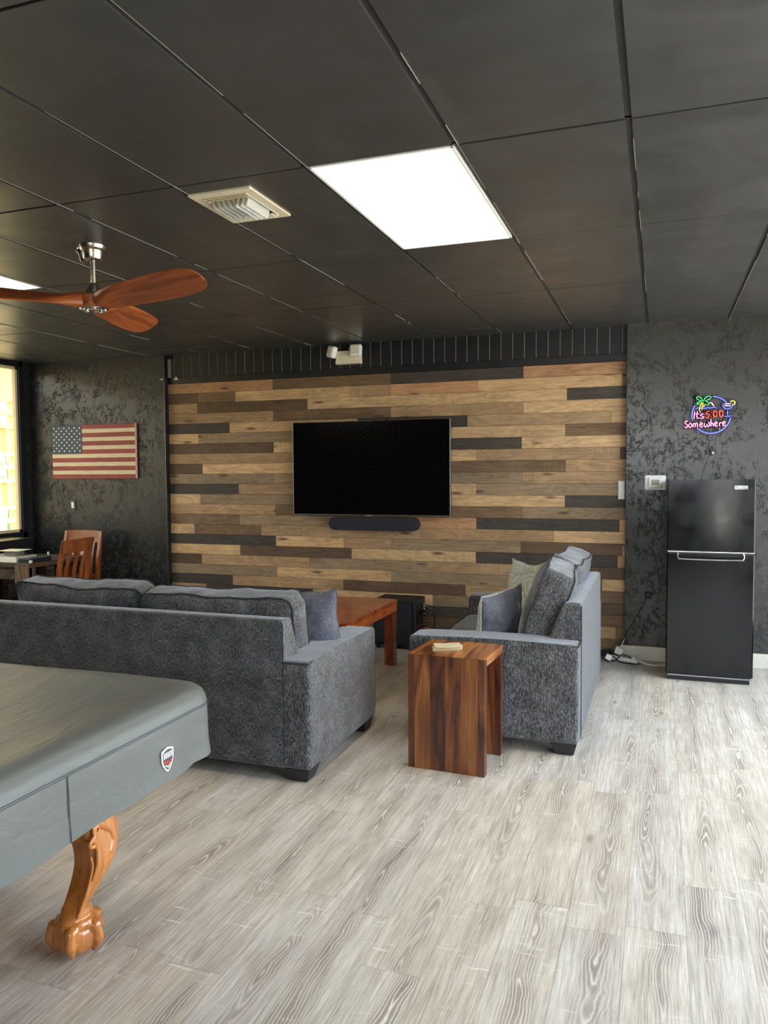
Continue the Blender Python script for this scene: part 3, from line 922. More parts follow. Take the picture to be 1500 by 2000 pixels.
def cushion(name, w, h, t, parent, mat='fabric', seed=0.0, crown=0.30, r=0.06, lump=0.012, wrinkle=0.004, pipe=True, NX=22, NZ=14, NY=5, sag=0.0):
    def f(x, y, z):
        qx, qz = x * w / 2, z * h / 2
        ix, iz = max(-(w / 2 - r), min(w / 2 - r, qx)), max(-(h / 2 - r), min(h / 2 - r, qz))
        dx, dz = qx - ix, qz - iz
        m = max(abs(dx), abs(dz)); l = math.hypot(dx, dz)
        if l > 1e-9: dx, dz = dx / l * m, dz / l * m
        px, pz = ix + dx, iz + dz
        py = t / 2 * y * ((1 - crown) + crown * (1 - x ** 4) * (1 - z ** 4) * 1.25)
        e = 1 + 0.02 * (1 - y * y)
        px *= e; pz *= e
        p = Vector((px, py, pz))
        p += Vector((nz(p, 4, lump, seed), nz(p, 5, lump, seed + 5), nz(p, 4, lump * 1.4, seed + 9)))
        p += Vector((nz(p, 22, wrinkle, seed), nz(p, 18, wrinkle, seed + 3), nz(p, 20, wrinkle, seed + 7)))
        if z > 0: p.z -= sag * z * (1 - x * x)
        return p
    bm = B(); V = {}
    def vert(i, j, k):
        key = (i, j, k)
        if key not in V: V[key] = bm.verts.new(f(2 * i / NX - 1, 2 * j / NY - 1, 2 * k / NZ - 1))
        return V[key]
    for i in range(NX):
        for k in range(NZ):
            for j in (0, NY): bm.faces.new([vert(i, j, k), vert(i + 1, j, k), vert(i + 1, j, k + 1), vert(i, j, k + 1)])
    for i in range(NX):
        for j in range(NY):
            for k in (0, NZ): bm.faces.new([vert(i, j, k), vert(i + 1, j, k), vert(i + 1, j + 1, k), vert(i, j + 1, k)])
    for k in range(NZ):
        for j in range(NY):
            for i in (0, NX): bm.faces.new([vert(i, j, k), vert(i, j + 1, k), vert(i, j + 1, k + 1), vert(i, j, k + 1)])
    o = obj(name, bm, mat, parent, smooth=60)
    if pipe:
        bm = B()
        for y in (-1, 1):
            pts = [f(2 * i / NX - 1, y, -1) for i in range(NX)] + [f(1, y, 2 * k / NZ - 1) for k in range(NZ)] + \
                  [f(1 - 2 * i / NX, y, 1) for i in range(NX)] + [f(-1, y, 1 - 2 * k / NZ) for k in range(NZ)]
            tube(bm, [p * 1.004 for p in pts], 0.0042, 6, closed=True)
        obj('piping', bm, 'fabric_dark', o)
    return o

def throw_pillow(label, w, h, t, mats, loc, rot, seed=0.0, cat='pillow', name='throw_pillow', group='scatter pillows on the sofas', dent=0.10):
    N = 24
    bm = B(); V = {}
    def f(u, v, s_):
        x = w / 2 * u * (1 - .09 * (1 - v * v)); z = h / 2 * v * (1 - (.07 if v < 0 else dent) * (1 - u * u))
        b = max(0, (1 - u * u) * (1 - v * v)) ** 0.42
        y = s_ * t / 2 * b
        p = Vector((x, y, z))
        e_ = b
        p += Vector((nz(p, 9, .012, seed), nz(p, 8, .03 * e_, seed + 4), nz(p, 9, .012, seed + 8)))
        p += Vector((0, nz(p, 26, .010 * e_, seed + 2), 0))
        return p
    def vert(i, j, s_):
        edge = i in (0, N) or j in (0, N)
        key = (i, j, 0 if edge else s_)
        if key not in V: V[key] = bm.verts.new(f(2 * i / N - 1, 2 * j / N - 1, 0 if edge else s_))
        return V[key]
    for s_ in (-1, 1):
        for i in range(N):
            for j in range(N):
                q = [vert(i, j, s_), vert(i + 1, j, s_), vert(i + 1, j + 1, s_), vert(i, j + 1, s_)]
                fc = bm.faces.new(q); fc.material_index = 0 if s_ > 0 else 1
    o = obj(name, bm, mats, None, smooth=80)
    o.location = loc; o.rotation_euler = rot
    tag(o, label, cat, group)
    bm = B()
    pts = [f(2 * i / N - 1, -1, 0) for i in range(N)] + [f(1, 2 * k / N - 1, 0) for k in range(N)] + [f(1 - 2 * i / N, 1, 0) for i in range(N)] + [f(-1, 1 - 2 * k / N, 0) for k in range(N)]
    tube(bm, pts, 0.003, 6, closed=True)
    obj('seam_edge', bm, mats[0], o)
    return o

def sofa(name, label, L, loc, rz, cat='sofa', seed=0, cush=None):
    t = thing(name, label, cat, loc, rz)
    D, AW, AH, BH, Z0 = 0.985, 0.20, 0.635, 0.847, 0.07
    h = L / 2
    # base rail
    bm = B(); box(bm, -h + AW - .02, h - AW + .02, 0.06, D - .02, Z0, 0.33, 0.015, 2); obj('base', bm, 'fabric', t)
    # arms
    for s_ in (-1, 1):
        x0, x1 = (h - AW, h) if s_ > 0 else (-h, -h + AW)
        bm = B()
        n = 14
        prof = []
        for i in range(n + 1):
            a = i / n
            y = 0.004 + (D - .004) * a
            prof.append((y, AH - 0.006 + 0.010 * math.sin(math.pi * a)))
        pts = [(0.004, Z0), (D, Z0)] + [(p[0], p[1]) for p in prof[::-1]]
        prism(bm, pts, x0, x1, 'X', 0.022, seg=3)
        arm = obj('arm', bm, 'fabric', t, smooth=40)
        bm = B()
        for xx in (x0 + .008, x1 - .008):
            pp = [(xx, 0.006, AH - .016)] + [(xx, p[0], p[1] - .006) for p in prof[1:-1]] + [(xx, D - .012, AH - .018), (xx, D - .004, AH - .05), (xx, D - .002, Z0 + .05)]
            tube(bm, pp, 0.004, 6)
        tube(bm, [(x0 + .010, 0.003, AH - .012), (x1 - .010, 0.003, AH - .012)], 0.004, 6)
        obj('piping', bm, 'fabric_dark', arm)
    # back frame, sloping on the inside
    xb = h - 0.143
    bm = B()
    prism(bm, [(0, Z0), (0.30, Z0), (0.27, 0.40), (0.105, BH - .01), (0.05, BH), (0, BH - .005)], -xb, xb, 'X', 0.014, seg=3)
    bk = obj('back', bm, 'fabric', t, smooth=40)
    bm = B()
    for x in (-xb + .003, xb - .003): tube(bm, [(x, 0.002, Z0 + .02), (x, 0.002, BH - .02)], 0.0025, 6)
    tube(bm, [(-xb + .012, 0.098, BH - .012), (xb - .012, 0.098, BH - .012)], 0.0035, 6)
    obj('piping', bm, 'fabric_dark', bk)
    cw = (L - 2 * AW) / 2
    for k in range(2):
        cx = -h + AW + cw * (k + .5)
        o = cushion('seat_cushion', cw - .008, 0.70, 0.17, t, seed=seed + k, crown=.12, r=.03, lump=.006, NX=16, NZ=14)
        o.location = (cx, 0.635, 0.41); o.rotation_euler = (R(90), 0, 0)
    for k in range(2):
        cx = -h + AW + cw * (k + .5)
        dw, dh, dt, dy, dz, ang, tw, sg = cush[k]
        o = cushion('back_cushion', cw + dw, dh, dt, t, seed=seed + 3.3 + k * 4.1, crown=.34, r=.07, lump=.018, wrinkle=.006, NX=30, NZ=18, NY=7, sag=sg)
        o.location = (cx, dy, dz); o.rotation_euler = (R(ang), 0, R(tw))
    # block feet
    for sx_ in (-1, 1):
        for sy_ in (0, 1):
            bm = B()
            xo = sx_ * (h - .012); yo = 0.012 if sy_ == 0 else D - .012
            dx, dy = -sx_, (1 if sy_ == 0 else -1)
            top = [(xo, yo), (xo + dx * .15, yo), (xo + dx * .15, yo + dy * .15), (xo, yo + dy * .15)]
            bx, by = xo + dx * .02, yo + dy * .02
            bot = [(bx, by), (bx + dx * .10, by), (bx + dx * .10, by + dy * .10), (bx, by + dy * .10)]
            vt = [bm.verts.new((*p, Z0 + .004)) for p in top]; vb = [bm.verts.new((*p, 0.0)) for p in bot]
            bm.faces.new(vt); bm.faces.new(vb[::-1])
            for i in range(4): bm.faces.new((vt[i], vt[(i + 1) % 4], vb[(i + 1) % 4], vb[i]))
            bmesh.ops.bevel(bm, geom=list(bm.edges), offset=0.004, segments=2, affect='EDGES')
            obj('foot', bm, 'leg_plastic', t)
    return t

S1L = 2.30
sofa('sofa', 'long charcoal chenille sofa seen from behind, beside the covered table', S1L, (-1.667 - S1L / 2, 3.54, 0), 0, seed=1.0,
     cush=[(-.004, .50, .21, .33, .70, 12, 0, .01), (.02, .49, .22, .31, .685, 10, 1, .0)])
S2L = 1.73
sofa('loveseat', 'charcoal chenille loveseat against the right, its side facing the camera', S2L, (-0.412, 4.355 + S2L / 2, 0), R(90), cat='sofa', seed=21.0,
     cush=[(-.02, .56, .25, .245, .745, 19, 5, .02), (-.02, .57, .25, .24, .745, 19, -4, .02)])

throw_pillow('grey throw pillow with a pale edge, tucked at the right end of the long sofa', .44, .44, .16, ['pillow_gray', 'pillow_gray'],
             (-1.93, 4.06, .715), (R(14), R(-3), R(4)), 3.1)
throw_pillow('grey-backed throw pillow on the loveseat nearest the camera, pale front turned away', .43, .40, .16, ['sage', 'pillow_gray'],
             (-0.93, 4.74, .675), (R(10), R(-6), R(66)), 6.2)
throw_pillow('pale sage patterned throw pillow standing at the far end of the loveseat', .46, .46, .15, ['sage', 'pillow_gray'],
             (-0.86, 5.36, .765), (R(14), R(4), R(136)), 9.7, dent=.2)

# ================================================================== SIDE TABLE + NAPKINS
t = thing('side_table', 'small sheesham wood waterfall side table in front of the loveseat', 'side table', (-1.06, 3.935, 0), R(-3.2))
WT, DT, HT, TH = 0.425, 0.385, 0.622, 0.046
for y0 in (0.0, DT - TH):
    bm = B(); box(bm, -WT / 2, WT / 2, y0, y0 + TH, 0, HT - TH if y0 else HT - 0.003, 0.003)
    obj('side_panel', bm, 'sheesham', t)
bm = B(); box(bm, -WT / 2 - .001, WT / 2 + .001, TH * 0.98, DT, HT - TH, HT, 0.003); obj('tabletop', bm, 'sheesham_top', t)
bm = B(); box(bm, -WT / 2, WT / 2, 0.0015, TH, HT - 0.004, HT, 0.002); obj('edge_strip', bm, 'sheesham_top', t)
for k, (dx, dy, rz, n_) in enumerate(((0, 0, 18, 'lowest'), (0.012, 0.012, 14, 'middle'), (0.004, 0.022, 24, 'topmost'))):
    bm = B()
    z = HT + k * 0.0062
    sz = 0.074
    NN = 8
    for lay, zz in enumerate((0.0012, 0.004)):
        g_ = [[bm.verts.new((-sz + 2 * sz * a / NN, -sz * .8 + 1.6 * sz * b / NN, zz + 0.0008 * math.sin(a * .9 + k) * (b / NN))) for b in range(NN + 1)] for a in range(NN + 1)]
        fcs = [bm.faces.new((g_[a][b], g_[a + 1][b], g_[a + 1][b + 1], g_[a][b + 1])) for a in range(NN) for b in range(NN)]
        bmesh.ops.solidify(bm, geom=fcs, thickness=0.0018)
    o = obj('napkin', bm, 'paper'); o.location = (-1.10 + dx, 4.10 + dy, z); o.rotation_euler = (0, 0, R(rz))
    tag(o, 'cream folded paper napkin, %s of the stack on the side table' % n_, 'napkin', 'napkins on the side table')

# ================================================================== COFFEE TABLE
CX0, CX1, CY0, CY1, CZ = -3.09, -2.045, 4.98, 6.07, 0.54
t = thing('coffee_table', 'square polished rosewood coffee table between the two sofas', 'table', ((CX0 + CX1) / 2, (CY0 + CY1) / 2, 0))
hx, hy = (CX1 - CX0) / 2, (CY1 - CY0) / 2
bm = B(); box(bm, -hx, hx, -hy, hy, CZ - .035, CZ, .004); obj('tabletop', bm, 'coffee', t)
for (a, b, c, d) in ((-hx + .003, hx - .003, -hy + .003, -hy + .04), (-hx + .003, hx - .003, hy - .04, hy - .003), (-hx + .003, -hx + .04, -hy + .04, hy - .04), (hx - .04, hx - .003, -hy + .04, hy - .04)):
    bm = B(); box(bm, a, b, c, d, CZ - .095, CZ - .034, .003); obj('apron', bm, 'coffee_edge', t)
for sx_ in (-1, 1):
    for sy_ in (-1, 1):
        bm = B(); x, y = sx_ * (hx - .045), sy_ * (hy - .045)
        prism(bm, [(x - .04, y - .04), (x - .005, y - .04), (x - .005, y - .034), (x + .012, y - .034), (x + .012, y - .04), (x + .04, y - .04), (x + .04, y + .04), (x - .04, y + .04)], 0, CZ - .034, 'Z', .002)
        obj('leg', bm, 'coffee_leg', t)

# ================================================================== SUBWOOFER
t = thing('subwoofer', 'black subwoofer cabinet on the floor behind the coffee table', 'speaker', (-2.24, 6.55, 0))
bm = B(); box(bm, -.20, .20, 0.0, .32, .03, .445, .012, 3); obj('cabinet', bm, 'black_plastic', t)
bm = B(); box(bm, -.175, .165, -.014, .002, .055, .42, .010, 3); obj('grille', bm, 'speaker_cloth', t)
bm = B()
pr_ = [(.045, 0.0), (.062, 0.001), (.070, .004), (.074, .002), (.074, -.004), (.045, -.004)]
t2 = bmesh.new(); lathe(t2, pr_ + [(.040, -.02), (.036, -.002)], n=32)
bmesh.ops.transform(t2, matrix=Matrix.Translation((.203, .115, .29)) @ Matrix.Rotation(R(90), 4, 'Y'), verts=t2.verts); join(bm, t2)
obj('port', bm, 'fridge', t)
bm = B(); box(bm, .199, .203, .215, .30, .12, .40, .001); pn = obj('terminal_panel', bm, 'fridge', t)
for k in range(5):
    for q in range(2):
        bm = B(); ball(bm, (.208, .24 + q * .03, .16 + k * .032), .008, .006, .006, 10); obj('terminal', bm, 'copper', pn)
for k in range(3):
    bm = B(); ball(bm, (.208, .245, .335 + k * .022), .008, .007, .007, 10); obj('knob', bm, 'chrome', pn)
for sx_ in (-1, 1):
    for y in (.04, .28):
        bm = B(); lathe(bm, [(.022, 0), (.026, .032)], (sx_ * .16, y, 0), 16); obj('foot', bm, 'black_plastic', t)
bm = B(); tube(bm, smoothpath([(-2.036, 6.79, .35), (-1.985, 6.81, .345), (-1.95, 6.83, .30), (-1.945, 6.85, .20), (-1.96, 6.86, .012), (-1.70, 6.85, .008), (-1.0, 6.84, .008), (-.50, 6.80, .008)], 6), .006, 8)
bmesh.ops.transform(bm, matrix=Matrix.Translation((2.24, -6.55, 0)), verts=bm.verts); obj('cable', bm, 'black_plastic', t)

# ================================================================== TELEVISION + SOUNDBAR
t = thing('television', 'large flat television with a thin silver bezel on the timber wall', 'television', (-2.546, 6.78, 1.626))
hx, hz = .776, .440
bm = B(); box(bm, -hx, hx, -.022, .022, -hz, hz, .004); obj('bezel', bm, 'silver', t)
bm = B(); box(bm, -hx + .006, hx - .006, -.0235, -.010, -hz + .011, hz - .004); obj('screen', bm, 'screen', t)
bm = B(); box(bm, -hx + .1, hx - .1, .020, .07, -hz + .06, hz - .1, .02); obj('rear_housing', bm, 'black_plastic', t)
bm = B(); box(bm, -.025, .025, -.026, -.004, -hz - .008, -hz + .006, .003); obj('logo_tab', bm, 'silver', t)
bm = B(); box(bm, -.15, .15, .068, .116, -.15, .15, .003); obj('wall_mount', bm, 'black_plastic', t)
t = thing('soundbar', 'dark rounded soundbar mounted under the television', 'speaker', (-2.515, 6.80, 1.108))
hw, hh = .442, .060
pts = []
for (cx, sg) in ((hw - hh, 1), (-hw + hh, -1)):
    for k in range(13):
        a = R(90 - 180 * k / 12) if sg > 0 else R(-90 - 180 * k / 12)
        pts.append((cx + hh * math.cos(a), hh * math.sin(a)))
bm = B(); prism(bm, pts, -.05, .045, 'Y', .008, seg=3); obj('body', bm, 'speaker_cloth', t)
bm = B(); box(bm, -.07, .03, -.052, -.046, -.056, -.050, .001); obj('button_strip', bm, 'black_plastic', t)
bm = B(); box(bm, -.2, .2, .040, .092, -.03, .03, .002); obj('wall_bracket', bm, 'black_plastic', t)

# ================================================================== FRIDGE
t = thing('refrigerator', 'black top-freezer refrigerator standing against the textured wall', 'refrigerator', (0.352, 6.24, 0))
hw = .302
bm = B(); box(bm, -hw + .004, hw - .004, .062, .555, .035, 1.512, .006); obj('cabinet', bm, 'fridge', t)
def door(z0, z1, nm):
    bm = B()
    pts = []
    for a in [0, .004, .008, .015] + [.02 + .96 * k / 16 for k in range(17)] + [.985, .992, .996, 1]:
        x = -hw + 2 * hw * a
        pts.append((x, 0.004 * (2 * a - 1) ** 2 + .010 * max(0, abs(2 * a - 1) - .97) / .03))
    pts = pts + [(hw, .055), (-hw, .055)]
    prism(bm, pts, z0, z1, 'Z', .004)
    return obj(nm, bm, 'fridge', t, smooth=25)
fz = door(.985, 1.520, 'freezer_door'); fd = door(.052, .962, 'fridge_door')
bm = B(); box(bm, -hw + .012, hw - .012, -.004, .05, .962, .985, .003); obj('black_gap_strip', bm, 'black_plastic', t)
bm = B(); box(bm, -hw + .004, hw - .002, -.010, .03, .976, .986, .003); obj('chrome_strip', bm, 'chrome', fz)
bm = B()
hp = smoothpath([(-.225, -.004, .972), (-.228, -.012, .955), (-.222, -.024, .935), (-.20, -.028, .930), (0, -.034, .928), (.20, -.028, .930), (.222, -.024, .935), (.228, -.012, .955), (.225, -.004, .972)], 6)
tube(bm, hp, .0065, 10); obj('handle', bm, 'chrome', fd)
bm = B(); box(bm, -.22, .22, -.006, .0, .934, .960, .002); obj('handle_recess', bm, 'screen', fd)
bm = B(); box(bm, -hw + .012, hw - .012, -.006, .02, .036, .048, .003); obj('bottom_trim', bm, 'silver', t)
bm = B(); box(bm, -hw + .01, hw - .02, .02, .08, 0.0, .040, .002); obj('kick_plate', bm, 'black_plastic', t)
bm = B(); box(bm, .158, .246, -.0085, .004, 1.448, 1.475, .002); bd = obj('badge', bm, 'chrome', fz)
bm = B(); box(bm, .162, .242, -.0095, -.006, 1.452, 1.471, .001); obj('badge_plate', bm, 'fridge', bd)
bm = B()
random.seed(5)
x = .167
while x < .236:
    w_ = random.choice((.004, .005, .006)); hgt = random.choice((.006, .006, .010))
    box(bm, x, x + w_, -.0102, -.009, 1.458, 1.458 + hgt); x += w_ + .0022
obj('badge_lettering', bm, 'chrome', bd)

# ================================================================== THERMOSTAT, SWITCHES, EMERGENCY LIGHT
t = thing('thermostat', 'white thermostat with a small grey display beside the refrigerator', 'thermostat', (-.042, YB, 1.488))
bm = B(); box(bm, -.082, .082, -.010, 0, -.060, .060, .008, 3); obj('backplate', bm, 'white_plastic', t)
bm = B(); box(bm, -.052, .052, -.028, -.008, -.044, .044, .007, 3); bd = obj('body', bm, 'white_plastic', t)
bm = B(); box(bm, -.032, .030, -.0295, -.026, -.020, .026, .002); obj('display', bm, 'lcd', bd)
bm = B(); box(bm, -.034, .032, -.0295, -.026, -.036, -.026, .001); obj('button_row', bm, 'cream_plastic', bd)

t = thing('wall_switch', 'narrow white switch plate at the right edge of the timber wall', 'switch', (-.312, YW - .017, 1.425))
bm = B(); box(bm, -.026, .026, -.014, .0, -.078, .078, .003); obj('plate', bm, 'white_plastic', t)
bm = B(); box(bm, -.014, .014, -.018, -.012, -.034, .034, .002); obj('rocker', bm, 'white_plastic', t)

t = thing('light_switch', 'white rocker light switch in a black plate below the flag', 'switch', (-5.99, YB, 1.255))
bm = B(); box(bm, -.036, .036, -.008, 0, -.060, .060, .003); obj('plate', bm, 'black_plastic', t)
bm = B(); box(bm, -.017, .017, -.014, -.006, -.034, .034, .003, rot=Matrix.Rotation(R(4), 3, 'X')); obj('rocker', bm, 'white_plastic', t)
for z in (-.048, .048):
    bm = B(); ball(bm, (0, -.009, z), .003, .002, .003, 8); obj('screw', bm, 'nickel', t)

t = thing('wall_outlet', 'black round cable outlet low on the wall left of the refrigerator', 'outlet', (-.092, YB, .552))
bm = B(); t2 = bmesh.new(); lathe(t2, [(.022, 0), (.030, .001), (.030, .010), (.024, .016), (.020, .010), (.016, .010)], n=20)
bmesh.ops.transform(t2, matrix=Matrix.Rotation(R(90), 4, 'X'), verts=t2.verts); join(bm, t2); obj('socket', bm, 'black_plastic', t)
bm = B(); tube(bm, smoothpath([(-.095, YB - .016, .545), (-.12, YB - .02, .48), (-.20, YB - .012, .33), (-.27, YB - .010, .20), (-.315, YB - .02, .10), (-.335, YB - .06, .03)], 5), .004, 8)
bmesh.ops.transform(bm, matrix=Matrix.Translation((.092, -YB, -.552)), verts=bm.verts); obj('cord', bm, 'black_plastic', t)

t = thing('emergency_light', 'cream twin-head emergency light on the black boards under the ceiling', 'emergency light', (-2.765, YW - .017, 2.672))
bm = B(); prism(bm, [(-.135, -.068), (.118, -.068), (.112, .055), (-.122, .055)], -.062, 0, 'Y', .006); obj('housing', bm, 'cream_plastic', t)
bm = B(); box(bm, -.075, .06, -.064, -.056, -.060, .048, .002); obj('cover_panel', bm, 'cream_plastic', t)
for (x, rz, ry, nm) in ((-.150, -40, 14, 0), (.085, 4, 0, 1)):
    bm = B()
    box(bm, -.056, .056, -.040, .02, -.056, .056, .018, 3)
    hd_ = obj('lamp_head', bm, 'white_plastic', t, loc=(x, -.075, .045)); hd_.rotation_euler = (R(-8), R(ry), R(rz))
    bm = B()
    for a in range(4):
        for b in range(4):
            box(bm, -.040 + a * .021, -.026 + a * .021, -.044, -.039, -.038 + b * .021, -.022 + b * .021, .002)
    obj('lens_grid', bm, 'cream_plastic', hd_)
bm = B(); tube(bm, [(.0, -.03, .05), (.0, -.034, .075), (.004, -.034, .088)], .008, 8); obj('test_button', bm, 'cream_plastic', t)

t = thing('door_contact', 'small white bracket and clip in the upper left corner of the timber wall', 'bracket', (-4.77, YW - .017, 2.66))
bm = B(); box(bm, -.010, .016, -.010, 0, -.09, .10, .003); box(bm, -.010, -.004, -.03, 0, -.09, .10, .001)
obj('strip', bm, 'silver', t)
bm = B(); box(bm, .06, .105, -.035, -.008, -.115, -.105, .003); box(bm, .078, .090, -.03, -.01, -.108, -.086, .003); obj('clip', bm, 'white_plastic', t)
bm = B(); box(bm, -.052, -.024, -.11, -.085, -.118, -.110, .002); obj('corner_clip', bm, 'white_plastic', t)

# ================================================================== WOODEN FLAG
FX0, FX1, FZ0, FZ1 = -6.228, -5.141, 1.540, 2.113
t = thing('wooden_flag', 'wooden American flag hung on the black textured wall', 'flag', ((FX0 + FX1) / 2, YB - .006, (FZ0 + FZ1) / 2))
w_, h_ = (FX1 - FX0) / 2, (FZ1 - FZ0) / 2
sh_ = 2 * h_ / 13
bm = B()
for k in range(13):
    z1 = h_ - k * sh_
    x0 = -w_ if k >= 7 else -w_ + .40
    box(bm, x0, w_ - .012, -.022, 0, z1 - sh_ + .0006, z1 - .0006, .0012, 1, mi=k % 2)
obj('striped_panel', bm, ['red', 'offwhite'], t, smooth=20)
bm = B(); box(bm, -w_, -w_ + .3995, -.023, 0, h_ - 7 * sh_ + .0006, h_ - .0006, .0012, 1)
ct = obj('canton', bm, 'navy', t, smooth=20)
bm = B()
for r_ in range(9):
    nn = 6 if r_ % 2 == 0 else 5
    for c in range(nn):
        cx = -w_ + .028 + (c * .0685) + (0 if r_ % 2 == 0 else .03425)
        cz = h_ - .032 - r_ * (7 * sh_ - .064) / 8
        pts = []
        for q in range(10):
            rr_ = .0125 if q % 2 == 0 else .0055
            a = R(90 + 36 * q); pts.append((cx + rr_ * math.cos(a), cz + rr_ * math.sin(a)))
        prism(bm, pts, -.0245, -.0225, 'Y')
obj('stars', bm, 'star', ct, smooth=None)
bm = B(); box(bm, w_ - .012, w_, -.022, 0, -h_, h_, .002); obj('end_board', bm, 'pink_edge', t)

# ================================================================== NEON SIGN
def SG(cx, cy): return (.161 + (1320 + cx / 11.54 - 1333) * .00378, 2.195 - (760 + cy / 11.54 - 770) * .00409)
sgx, sgz = SG(805, 580)
t = thing('neon_sign', "lit neon sign reading It's 5:00 Somewhere with palm tree and cocktail", 'neon sign', (sgx, YB, sgz))
def P2(c): q = SG(*c); return (q[0] - sgx, q[1] - sgz)
def ribbon(bm, pts, hw, y0, y1):
    pts = [Vector((p[0], p[1])) for p in pts]
    L_, R_ = [], []
    for i, p in enumerate(pts):
        d = pts[min(i + 1, len(pts) - 1)] - pts[max(i - 1, 0)]
        if d.length < 1e-9: d = Vector((1, 0))
        d.normalize(); n_ = Vector((-d.y, d.x)) * hw
        L_.append(p + n_); R_.append(p - n_)
    for i in range(len(pts) - 1):
        q = [L_[i], L_[i + 1], R_[i + 1], R_[i]]
        a = [bm.verts.new((v.x, y0, v.y)) for v in q]; b = [bm.verts.new((v.x, y1, v.y)) for v in q]
        bm.faces.new(a); bm.faces.new(b[::-1])
        for k in range(4): bm.faces.new((a[k], a[(k + 1) % 4], b[(k + 1) % 4], b[k]))
    for e_ in (pts[0], pts[-1]):
        c0 = [bm.verts.new((e_.x + hw * math.cos(q * math.pi / 6), y0, e_.y + hw * math.sin(q * math.pi / 6))) for q in range(12)]
        bm.faces.new(c0)
def ell(cx, cy, rx, ry, a0, a1, n=20):
    return [(cx + rx * math.cos(R(a0 + (a1 - a0) * k / n)), cy + ry * math.sin(R(a0 + (a1 - a0) * k / n))) for k in range(n + 1)]
def sm(pts): return [(p.x, p.y) for p in smoothpath([(a, b, 0) for a, b in pts], 5)]
def neon(name, strokes, mat, back, r=.0034, hw=.011, lay=0, label=None):
    bm = B()
    for s_ in strokes:
        pp = [P2(c) for c in s_]
        tube(bm, [(a, -.024 - lay * .0006, b) for a, b in pp], r, 8)
    o = obj(name, bm, mat, t, label=label)
    bm = B()
    for s_ in strokes: ribbon(bm, [P2(c) for c in s_], hw, -.020 - lay * .0007, -.012)
    obj('backing', bm, back, o, smooth=None)
arcs = [ell(805, 580, 440, 415, 142, 195), ell(805, 580, 440, 415, 10, 136, 40), ell(805, 580, 440, 415, -87, -36)]
arcs = [ell(805, 580, 440, 415, 165, 213), ell(805, 580, 440, 415, 10, 137, 40), ell(805, 580, 440, 415, -87, -38)]
for a_ in arcs: neon('ring_tube', [a_], 'n_blue', 'back_blue', lay=0, label='blue neon ring arc')
neon('sea_tube', [sm([(440, 445), (490, 412), (560, 418), (650, 425), (720, 416), (800, 420), (860, 408), (930, 432)])], 'n_blue', 'back_blue', r=.0024, lay=1)
for a_ in (sm([(765, 300), (815, 320), (860, 385)]), [(650, 350), (630, 390)]): neon('sun_tube', [a_], 'n_white', 'back_red', lay=2)
neon('palm_leaves', [sm([(610, 265), (570, 200), (510, 165), (450, 182)]), sm([(450, 182), (500, 225), (580, 262)]), sm([(580, 265), (500, 285), (475, 335), (545, 300)]),
                     sm([(625, 265), (660, 195), (740, 155), (805, 175)]), sm([(805, 175), (750, 228), (668, 258)]), sm([(660, 262), (720, 290), (745, 320), (725, 350), (655, 330)])],
     'n_green', 'back_green', r=.0026, hw=.014, lay=3, label='green palm fronds')
neon('palm_trunk', [sm([(590, 290), (555, 360), (530, 470)]), sm([(620, 300), (600, 360), (588, 450)])], 'n_yellow', 'back_green', lay=4, r=.0032, label='yellow palm trunk')
neon('glass_tube', [ell(1168, 345, 108, 115, 0, 180), [(1170, 490), (1170, 600)], [(1100, 622), (1265, 612)]], 'n_blue', 'back_blue', r=.0028, hw=.013, lay=3, label='blue cocktail glass')
neon('drink_lines', [[(1095, 345), (1240, 340)], [(1100, 382), (1235, 386)]], 'n_white', 'back_blue', r=.0030, hw=.009, lay=5)
neon('lemon_tube', [sm([(1228, 300), (1262, 280), (1318, 296), (1328, 340), (1298, 372)])], 'n_yellow', 'back_green', lay=4, r=.0036, hw=.008)
neon('lettering_its', [[(425, 490), (415, 650)], sm([(487, 490), (476, 600), (495, 645), (528, 640)]), [(450, 548), (528, 545)], [(552, 488), (545, 520)],
                       sm([(628, 562), (580, 550), (560, 582), (600, 602), (632, 628), (592, 652), (545, 640)])], 'n_pink', 'back_plum', r=.0040, hw=.013, lay=5, label='pink lettering It\'s')
neon('lettering_time', [sm([(768, 500), (705, 500)]) , sm([(705, 500), (692, 560), (738, 560), (756, 600), (720, 642), (668, 622)]), [(806, 515), (805, 535)], [(800, 600), (800, 622)],
                        ell(890, 560, 44, 68, 0, 360), ell(1025, 556, 44, 68, 0, 360)], 'n_red', 'back_red', r=.0030, hw=.013, lay=6, label='red lettering 5:00')
def tl(s_): return [(x, y - (x - 240) * .030) for x, y in s_]
eL = [(548, 812), (602, 796), (592, 765), (560, 772), (548, 822), (578, 856), (622, 838)]
LT = [sm([(272, 720), (242, 700), (208, 736), (246, 778), (268, 820), (236, 856), (196, 834)]), ell(328, 808, 33, 46, 0, 360),
      [(392, 855), (394, 768)], sm([(394, 790), (418, 764), (440, 785), (442, 855)]), sm([(442, 790), (470, 764), (492, 785), (496, 855)]),
      sm(eL), sm([(652, 772), (650, 830), (676, 860), (706, 835), (712, 790)]), sm([(712, 790), (712, 835), (742, 856), (766, 815), (748, 752)]),
      [(798, 695), (800, 858)], sm([(800, 805), (826, 780), (848, 800), (852, 858)]), sm([(x + 334, y) for x, y in eL]),
      [(994, 858), (992, 778)], sm([(992, 805), (1018, 778), (1046, 786)]), sm([(x + 514, y) for x, y in eL])]
neon('lettering_somewhere', [tl(s_) for s_ in LT], 'n_pink', 'back_plum', r=.0043, hw=.015, lay=7, label='pink lettering Somewhere')
